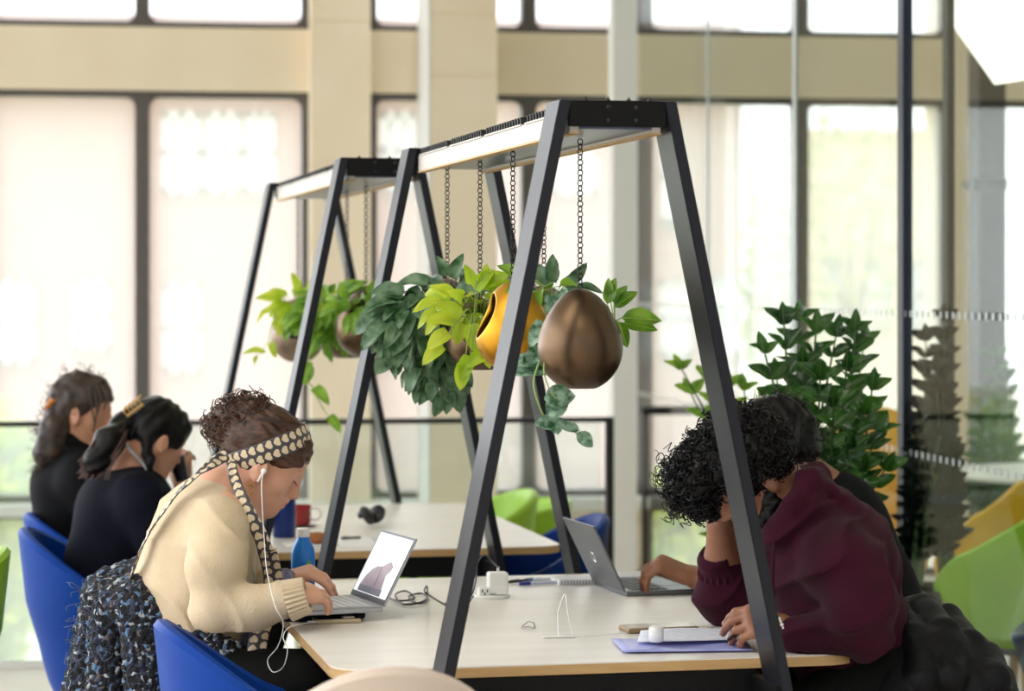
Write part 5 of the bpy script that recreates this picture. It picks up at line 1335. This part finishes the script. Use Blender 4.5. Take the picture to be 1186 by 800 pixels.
# phone with plugged earphones
def slab(name, pu, pv, z, L, W, Hh, rz, m, label, cat, bev=.003, group=None):
    p = PZ(pu, pv, z); o = empty(name, p, rz, label=label, cat=cat, group=group)
    b = MB(); b.box((0, 0, 0), (L, W, Hh), b=min(bev, Hh*.45)); b.build('body', m, o); return o
ph = slab('phone', 366, 723, .7405, .098, .055, .009, AL+R(2), mat('clear_beige_case', (176, 160, 128), .3), 'phone in a beige case on the table edge, earphones plugged into it', 'phone')
b = MB(); b.box((.004, .004, .009), (.094, .051, .0098)); b.build('screen', M_scr_off, ph)
b = MB(); b.box((.06, .01, .0095), (.085, .045, .013), b=.001); b.build('card_holder', mat('silver_sticker', (190, 184, 176), .3, .6), ph)
ep = MB(); pts = catmull([hd1.P(.006, -.088, -.016), J(303, 560, 5.24), J(304, 592, 5.2), J(306, 625, 5.14), J(309, 660, 5.06), J(318, 700, 4.98), J(328, 722, 4.98), J(322, 748, 5.0), J(310, 764, 5.02), J(316, 778, 5.0), J(328, 772, 4.98), J(333, 752, 4.98), J(328, 738, 4.99), J(334, 727, 5.04), J(350, 722, 5.1), PZ(367, 720, .745)], 8)
ep.tube(pts, .0010, 6)
ear_o = ep.build('wire', M_wpl, None, True, origin=hd1.P(.006, -.088, -.016)); ear_o.name = 'earphones'
tag(ear_o, 'thin white earphone wire running from the ear of the oatmeal-jumper woman to her phone', 'earphones')
b = MB(); b.sphere((0, 0, 0), (.006, .005, .006), u=12, v=8); b.tube([(0, -.003, 0), hd1.z*-.026+Vector((0, -.004, 0))], .0022, 8); b.build('earbud', M_wpl, ear_o, True)
b = MB(); p_ = PZ(366, 720, .745)-ear_o.location; b.tube([p_-tx*.018, p_], .003, 8); b.build('jack_plug', M_wpl, ear_o, True)
# blue bottle
p = PZ(351, 697, .74); bo = empty('drink_bottle', p, 0, label='bright blue bottle with a white screw cap behind the typing hands', cat='bottle')
r_ = .0275
b = MB(); b.lathe([(.001, 0), (r_*.9, 0), (r_, .004), (r_, .110), (r_*.93, .122), (r_*.55, .143), (.0135, .147), (.0135, .152), (.001, .152)], 40); b.build('body', mat('bottle_blue', (16, 120, 214), .25), bo, True)
b = MB()
for k in range(28): a = k/28*2*math.pi; b.box((-.0008, .0130, .149), (.0008, .0150, .166), Matrix.Rotation(a, 4, 'Z'))
b.lathe([(.001, .148), (.0142, .148), (.0145, .166), (.012, .168), (.001, .168)], 32); b.build('cap', M_wpl, bo, True)
b = MB(); a0 = -1.35
pts = []
for i in range(7):
    for j in range(7):
        a = a0+i*.06+.05; pts.append(((r_+.0004)*math.cos(a), (r_+.0004)*math.sin(a), .072+j*.0042))
b.add(pts, [(i*7+j, (i+1)*7+j, (i+1)*7+j+1, i*7+j+1) for i in range(6) for j in range(6) if (i, j) not in ((0, 0), (5, 0), (0, 5), (5, 5))]); b.build('label', mat('lime_label', (150, 204, 50), .4, col2=(60, 150, 60), nscale=120), bo)
# dark cable coil on the table
random.seed(4); pts = [PZ(446, 690, .744)]
for (u, v) in ((455, 695), (468, 697), (480, 692), (470, 685), (458, 690), (466, 699), (484, 699), (495, 694), (488, 687), (474, 691), (480, 699), (492, 697), (495, 684)): pts.append(PZ(u, v, .744))
pts += [PZ(494, 680, .79), PZ(492, 685, .85), PZ(500, 692, .83), PZ(512, 700, .78), PZ(524, 703, .744), PZ(540, 700, .744), PZ(548, 692, .75)]
pts = [p + Vector((0, 0, .0015*(i % 3))) for i, p in enumerate(pts)]
b = MB(); b.tube(catmull(pts, 8), .0022, 8); tag(b.build('power_cable', M_dkpl, None, True), 'black cable lying in loops between the open laptop and the socket puck', 'cable')
# socket puck and charger
p = PZ(572, 693, .74); so_ = empty('socket_puck', p, AL, label='flat white socket plate lying on the table under the cube charger', cat='socket')
b = MB(); b.lathe([(.001, 0), (.040, 0), (.042, .003), (.041, .007), (.001, .008)], 40, Matrix.Translation((0, .025, 0))); b.build('plate', M_wpl, so_, True)
b = MB(); b.box((-.034, .0, .006), (-.008, .030, .026), b=.003); b.build('socket_block', M_wpl, so_)
b = MB()
for (x, z) in ((-.027, .018), (-.015, .018), (-.021, .011)): b.box((x-.0015, -.0006, z-.003), (x+.0015, .0, z+.003))
b.build('pin_slots', M_dkpl, so_)
cg = empty('charger', p+tx*.008+Vector((0, 0, .0085)), AL, label='white cube charger standing on the socket plate with a dark cable', cat='charger')
b = MB(); b.box((-.018, .004, 0), (.028, .040, .050), b=.005); b.build('body', M_wpl, cg)
b = MB(); b.box((-.004, -.002, .0), (.024, .006, .020), b=.002); b.build('clip', M_wpl, cg)
b = MB(); b.tube([(.006, .02, .05), (.006, .02, .062)], .0032, 8); b.build('cable_plug', M_wpl, cg, True)
b = MB(); pc = [cg.location+tx*.006+ty*.02+Vector((0, 0, .06)), J(570, 650, 5.58), J(562, 643, 5.55), J(553, 651, 5.5), J(551, 672, 5.4), J(545, 690, 5.3), PZ(530, 698, .745), PZ(515, 699, .744)]
b.tube(catmull(pc, 8), .0021, 8); world_child('cable', b, mat('slate_cable', (52, 62, 80), .5), cg, True)
# pens
def pen(u0, v0, u1, v1, mb_, m2, label, z=.745, r=.0042):
    a, c = PZ(u0, v0, z), PZ(u1, v1, z); o = empty('pen', a, 0, label=label, cat='pen'); d = c-a
    b = MB(); b.tube([Vector((0, 0, 0)), d*.04, d*.68, d*.72], [r*.3, r, r, r*.8], 10); b.build('barrel', mb_, o, True)
    b = MB(); b.tube([d*.70, d*.72, d*.97, d], [r*.8, r*1.08, r*1.05, r*.6], 10); b.build('grip', m2, o, True)
    b = MB(); b.tube([d*.92+UP*r*1.3, d*.66+UP*r*1.5], .0010, 5); b.build('pocket_clip', M_alu, o)
pen(646, 674, 601, 676, mat('pen_blue_white', (200, 208, 232), .3), mat('pen_navy', (36, 52, 150), .3), 'blue and white ballpoint pen beside the spiral notebook')
pen(628, 670, 588, 674, M_dkpl, M_dkpl, 'slim black pen lying behind the blue and white pen', r=.0034)
pen(640, 670, 606, 672, mat('pen_clear', (210, 216, 232), .2), mat('pen_blue', (70, 100, 190), .3), 'pale clear pen lying between the black pen and the notebook', r=.0036)
# spiral notebooks
def notebook(u0, u1, vn, depth_, label, lines=True):
    a, c = PZ(u0, vn, .74), PZ(u1, vn, .74); w_ = (c-a).length; o = empty('spiral_notebook', a, AL, label=label, cat='notebook')
    b = MB()
    for k in range(5): b.box((0, .004+.0002*k, .0005+k*.0020), (w_, depth_, .0023+k*.0020))
    b.build('pages', M_paper, o)
    b = MB(); n = int(w_/.0075)
    b_ = MB()
    for k in range(n): b_.torus(.0062, .0008, Matrix.Translation((.006+k*.0075, .004, .0065)) @ Matrix.Rotation(R(90), 4, 'Y'), 12, 5)
    b_.build('spiral_binding', mat('wire_violet_grey', (120, 120, 150), .4, .6), o)
    if lines:
        l = MB()
        for k in range(8): l.box((.01, .02+k*(depth_-.03)/8, .0105), (w_-.01, .0206+k*(depth_-.03)/8, .0107))
        l.build('ruled_lines', mat('rule_grey', (190, 194, 210), .8), o)
    return o
notebook(648, 698, 678, .115, 'open spiral notebook lying behind the grey laptop lid')
notebook(706, 790, 674, .12, 'white spiral notepad showing above the keyboard of the grey laptop')
# small metal clip and thin white cable with its flat tag
o = empty('metal_clip', PZ(612, 727, .741), R(-25), label='tiny bright metal clip lying alone on the white tabletop', cat='clip')
b = MB(); b.tube([(-.016, .006, .002), (-.004, .014, .012), (.010, .006, .010), (.016, -.008, .002)], .0018, 6); b.tube([(-.014, -.006, .002), (.002, -.002, .003), (.014, -.012, .002)], .0014, 6); b.build('jaws', M_alu, o, True)
o = empty('cable_tag', PZ(648, 738, .741), AL, label='flat white strip with a thin upright wire loop on the tabletop', cat='cable')
b = MB(); b.box((-.036, -.005, 0), (.034, .006, .0035), b=.0015); b.build('strip', M_wpl, o)
b = MB(); b.tube([(-.000, 0, .0), (-.002, 0, .018)], .0026, 8); b.tube(catmull([(-.002, 0, .018), (.004, .03, .045), (.022, .06, .075), (.026, .055, .078), (.024, .03, .05), (.026, .0, .01), (.034, -.002, .003), (.07, .002, .002), (.13, .015, .002), (.16, .04, .002)], 8), .0011, 6); b.build('wire', M_wpl, o, True)
# phone stack, earbud case, papers, violet folder
ph2 = slab('phone', 728, 734, .7405, .155, .070, .010, AL+R(3), mat('bronze_phone_case', (150, 126, 92), .3, .3), 'bronze phone lying beside the white earbud case', 'phone')
b = MB(); b.box((.006, .004, .010), (.148, .066, .0108)); b.build('screen', mat('phone_glass', (206, 196, 186), .12), ph2)
p = PZ(760, 743, .7555); ec_ = empty('earbud_case', p, 0, label='small white rounded earbud case standing on the papers', cat='case')
b = MB(); b.lathe([(.001, 0), (.012, 0), (.0150, .004), (.0152, .020), (.0150, .0205)], 32); b.build('base', M_wpl, ec_, True)
b = MB(); b.lathe([(.0150, .0208), (.0152, .022), (.0140, .028), (.010, .0305), (.001, .031)], 32); b.build('lid', M_wpl, ec_, True)
p = PZ(816, 730, .7405); o = empty('round_tin', p, 0, label='flat round pale disc lying on the table by the raised elbow', cat='tin')
b = MB(); b.lathe([(.001, 0), (.017, 0), (.018, .003), (.017, .008), (.001, .009)], 32); b.build('disc', mat('cream_disc', (224, 214, 198), .4), o, True)
def sheet(name, corners, z, m, label, cat, thick=.0007, curl=None):
    ps = [PZ(u, v, z) for u, v in corners]; n = 10; vs = []; fs = []
    for i in range(n+1):
        for j in range(n+1):
            s_, t_ = i/n, j/n; q = ps[0].lerp(ps[1], s_).lerp(ps[3].lerp(ps[2], s_), t_); h = curl(s_, t_) if curl else 0; vs.append(q+Vector((0, 0, h)))
    fs = [(i*(n+1)+j, (i+1)*(n+1)+j, (i+1)*(n+1)+j+1, i*(n+1)+j+1) for i in range(n) for j in range(n)]
    b = MB(); b.add(vs, fs); o = b.build(name, m, None, True, origin=ps[0]); md = o.modifiers.new('thick', 'SOLIDIFY'); md.thickness = thick; tag(o, label, cat); return o
M_vio = mat('violet_plastic', (150, 156, 226), .3, col2=(176, 182, 238), nscale=14, alpha=1)
sheet('plastic_folder', [(722, 756), (872, 754), (858, 737), (708, 741)], .7425, M_vio, 'pale violet plastic folder at the table edge under the hoodie man\'s writing hand', 'folder', .0015, lambda s, t: .0025*math.sin(s*9)*math.sin(t*5)+.001*t+.003)
sheet('paper_sheet', [(738, 744), (862, 741), (850, 728), (742, 731)], .7525, mat('pale_notes', (232, 234, 244), .8, col2=(214, 220, 240), nscale=50), 'white note sheets lying on top of the violet folder', 'paper', .0012, lambda s, t: .003*math.sin(s*4)*t+.002)
o = MB(); a_, c_ = J(842, 742, 4.80), J(878, 716, 4.88); o.tube([a_, a_.lerp(c_, .05), c_], [.001, .0036, .0036], 8)
pn = o.build('pen', M_dkpl, None, True, origin=a_); tag(pn, 'dark pen held in the hand of the man in the hoodie', 'pen')
# ---------- second table
p = PZ(329, 622, .74); o = empty('water_bottle', p, 0, label='dark blue metal bottle on the second table below the woman\'s face', cat='bottle')
b = MB(); b.lathe([(.001, 0), (.030, 0), (.033, .004), (.033, .115), (.026, .135), (.020, .140), (.001, .140)], 32); b.build('body', mat('dark_blue_enamel', (20, 46, 116), .3, .3), o, True)
b = MB(); b.lathe([(.021, .140), (.022, .142), (.022, .165), (.018, .170), (.001, .170)], 32); b.build('lid', M_dkpl, o, True)
p = PZ(347, 608, .745); o = empty('mug', p, 0, label='red mug on a saucer on the second table, beside the dark blue bottle', cat='mug')
M_red = mat('red_glaze', (150, 30, 34), .2)
b = MB(); b.lathe([(.001, .0), (.026, .0), (.033, .008), (.035, .060), (.0335, .060), (.031, .010), (.001, .006)], 36); b.build('cup', M_red, o, True)
b = MB(); b.torus(.018, .0036, Matrix.Translation((.045, -.012, .034)) @ Matrix.Rotation(R(90), 4, 'X'), 24, 8); b.build('handle', M_wpl, o, True)
o = empty('saucer', PZ(347, 609, .7405), 0, label='small saucer under the red mug', cat='saucer')
b = MB(); b.lathe([(.001, 0), (.03, 0), (.052, .006), (.053, .0075), (.03, .0035), (.001, .003)], 36); b.build('dish', mat('maroon_saucer', (120, 70, 70), .3), o, True)
o = empty('paper_napkin', PZ(362, 631, .7405), AL, label='white paper napkin under the brown pastry', cat='napkin')
b = MB(); b.box((-.075, -.03, 0), (.07, .05, .003), b=.001); b.build('sheet', M_paper, o)
F = Field(); pc = PZ(367, 629, .744)
for i in range(7):
    a = (i-3)*.42; F.ell(pc+Vector((math.sin(a)*.030, -math.cos(a)*.018+.01, .016)), (.015, .016, .018-.003*abs(i-3)), None, .006)
F.mesh('pastry', .003, mat('baked_crust', (176, 112, 60), .6, col2=(146, 84, 44), nscale=60), None, noise=[(.0015, 60, 3)])
pa = bpy.data.objects['pastry']; tag(pa, 'small brown croissant lying on a napkin on the second table', 'croissant')
o = empty('headphones', PZ(430, 609, .7405), AL+R(10), label='black folded headphones lying on the second table', cat='headphones')
for s_ in (-1, 1):
    b = MB(); b.lathe([(.001, 0), (.026, 0), (.031, .006), (.030, .016), (.020, .024), (.001, .026)], 24, Matrix.Translation((s_*.026, s_*.012, .028)) @ Matrix.Rotation(R(-52*s_), 4, 'Y') @ Matrix.Rotation(R(24), 4, 'X')); b.build('ear_cup', M_dkpl, o, True)
b = MB(); b.tube(catmull([(-.034, .0, .03), (-.028, .02, .036), (0, .04, .034), (.028, .02, .036), (.034, 0, .03)], 8), .008, 10); b.build('headband', M_dkpl, o, True)
pen(418, 622, 395, 623, M_gun, M_gun, 'grey pen lying on the second table right of the pastry', r=.0035)
sheet('paper_sheet', [(395, 634), (440, 633), (432, 622), (392, 623)], .741, M_paper, 'loose white sheet on the second table beside the grey pen', 'paper')
F = Field(); F.ell(J(213, 546, 6.93), (.018, .03, .026), None, .01).cap(J(210, 540, 6.93), J(219, 550, 6.93), .015, .017, .01)
b = MB(); b.lathe([(.001, 0), (.019, 0), (.024, .06), (.026, .064), (.024, .07), (.001, .072)], 28, Matrix.Translation(J(212, 556, 6.92)) @ Matrix.Rotation(R(-18), 4, 'Y'))
cu = b.build('travel_cup', M_dkpl, None, True); tag(cu, 'small black cup raised in the hand of the woman in navy', 'cup')
# ================================================================== coats over chair backs
def tweed():
    m, nt, b = new_mat('tweed_weave'); b.inputs['Roughness'].default_value = .95
    tc = nt.nodes.new('ShaderNodeTexCoord')
    mp = nt.nodes.new('ShaderNodeMapping'); mp.inputs['Scale'].default_value = (1, 1, 1); nt.links.new(tc.outputs['Object'], mp.inputs['Vector'])
    n = nt.nodes.new('ShaderNodeTexNoise'); n.inputs['Scale'].default_value = 24; n.inputs['Detail'].default_value = 2
    ad = nt.nodes.new('ShaderNodeVectorMath'); ad.operation = 'SCALE'; ad.inputs['Scale'].default_value = .030; nt.links.new(tc.outputs['Object'], n.inputs['Vector']); nt.links.new(n.outputs['Color'], ad.inputs[0])
    av = nt.nodes.new('ShaderNodeVectorMath'); av.operation = 'ADD'; nt.links.new(mp.outputs[0], av.inputs[0]); nt.links.new(ad.outputs[0], av.inputs[1])
    def wave(d, sc):
        w_ = nt.nodes.new('ShaderNodeTexWave'); w_.bands_direction = d; w_.inputs['Scale'].default_value = sc; w_.inputs['Distortion'].default_value = 1.5; nt.links.new(av.outputs[0], w_.inputs['Vector']); return w_.outputs['Fac']
    v = nt.nodes.new('ShaderNodeTexVoronoi'); v.inputs['Scale'].default_value = 105; nt.links.new(av.outputs[0], v.inputs['Vector'])
    sp_ = nt.nodes.new('ShaderNodeSeparateColor'); nt.links.new(v.outputs['Color'], sp_.inputs[0])
    r = nt.nodes.new('ShaderNodeValToRGB'); r.color_ramp.interpolation = 'CONSTANT'; e = r.color_ramp.elements; e[0].color = S((24, 26, 34)); e[1].position = .42; e[1].color = S((52, 60, 82))
    for ps_, c_ in ((.60, (92, 124, 158)), (.74, (166, 174, 180)), (.84, (104, 92, 92)), (.92, (34, 40, 58))): q_ = e.new(ps_); q_.color = S(c_)
    nt.links.new(sp_.outputs[0], r.inputs['Fac'])
    mx = nt.nodes.new('ShaderNodeMixRGB'); mx.inputs['Color2'].default_value = S((18, 19, 24)); nt.links.new(r.outputs['Color'], mx.inputs['Color1'])
    w1, w2 = wave('X', 14), wave('Z', 16); ml = nt.nodes.new('ShaderNodeMath'); ml.operation = 'MULTIPLY'; nt.links.new(w1, ml.inputs[0]); nt.links.new(w2, ml.inputs[1])
    g_ = nt.nodes.new('ShaderNodeMath'); g_.operation = 'GREATER_THAN'; g_.inputs[1].default_value = .36; nt.links.new(ml.outputs[0], g_.inputs[0]); nt.links.new(g_.outputs[0], mx.inputs['Fac'])
    nt.links.new(mx.outputs[0], b.inputs['Base Color'])
    bp = nt.nodes.new('ShaderNodeBump'); bp.inputs['Strength'].default_value = .9; bp.inputs['Distance'].default_value = .012; nt.links.new(v.outputs['Distance'], bp.inputs['Height']); bp.invert = True; nt.links.new(bp.outputs['Normal'], b.inputs['Normal'])
    return m
cc = TL(CH['w1'].location)
ct = empty('tweed_coat', T(cc.x-.25, cc.y, .80), 0, label='chunky blue black and white tweed coat draped over the blue chair back', cat='coat')
F = Field(); E_ = Matrix.Rotation(AL, 3, 'Z')
def cl(x, y, z): return T(cc.x+x, cc.y+y, z)
# over the back rim, hanging outside and over the side towards the camera
for y in (-.16, -.08, 0, .08, .16):
    kx = -.235-.04*math.cos(y*7)+.04
    F.cap(cl(kx-.02, y, .78), cl(kx+.05, y, .80), .040, .042, .03); F.cap(cl(kx-.035, y, .77), cl(kx-.085+.02*math.sin(y*30), y, .45), .038, .046, .03)
for (x, y, z, x2, y2, z2, r1_, r2_) in ((-.20, -.20, .79, -.02, -.26, .66, .040, .042), (-.02, -.26, .66, .06, -.28, .50, .042, .045), (-.20, -.22, .76, -.16, -.27, .45, .042, .05), (-.10, -.24, .72, -.06, -.285, .44, .042, .05), (-.02, -.26, .66, .0, -.29, .42, .04, .05), (.03, -.26, .60, .06, -.28, .40, .035, .045), (-.18, -.15, .79, -.08, -.16, .74, .04, .03)):
    F.cap(cl(x, y, z), cl(x2, y2, z2), r1_, r2_, .03)
def tw(P):
    q = vnoise(P*9, 1.0, 201)*2; return np.sin(P[:, 0]*230+q)*np.sin(P[:, 2]*230+q*1.3)*.45+vnoise(P*14, 1.0, 202)*1.2+vnoise(P*70, 1.0, 203)*.5
F.mesh('wool_shell', .0036, tweed(), ct, noise=[(.0052, 1, tw)])
b = MB(); random.seed(9)
for i in range(70):
    p = cl(-.27+random.uniform(-.05, .02), -.2+random.uniform(-.07, .2), random.uniform(.5, .82)); b.tube(catmull([p, p+Vector((random.uniform(-.02, .0), -.012, random.uniform(-.01, .02)))+tx*-.01, p+tx*random.uniform(-.035, -.015)+UP*random.uniform(-.02, .02)], 4), .0011, 4, cap=False)
world_child('frayed_threads', b, mat('thread', (78, 92, 116), .9), ct, True)
cm = TL(CH['m1'].location)
def cl(x, y, z): return T(cm.x+x*1.12+.055, cm.y+y*1.05, z+.075)
pj = empty('padded_jacket', cl(.2, 0, .75), 0, label='black quilted puffer jacket hung over the chair behind the hoodie man', cat='jacket')
F = Field()
F.cap(cl(.10, -.14, .62), cl(.10, .14, .62), .09, .09, .02).cap(cl(.15, -.16, .5), cl(.15, .16, .5), .10, .10, .02)
for (x, z) in ((.03, .68), (.075, .715), (.130, .722), (.178, .695), (.210, .652), (.233, .605), (.25, .556), (.262, .505), (.272, .452), (.28, .40)):
    ys = [-.23, -.13, 0, .13, .23]; pts_ = [cl(x-.035*(abs(y)/.23)**2, y, z-.10*(abs(y)/.23)**2*(1 if z > .66 else .4)) for y in ys]
    for a_, c_ in zip(pts_, pts_[1:]): F.cap(a_, c_, .034, None, .006)
def pf(P): return vnoise(P*20, 1.0, 212)
F.mesh('quilted_shell', .005, mat('black_nylon', (9, 10, 14), .6, bump=.2, bscale=60, spec=.2), pj, noise=[(.004, 1, pf)])
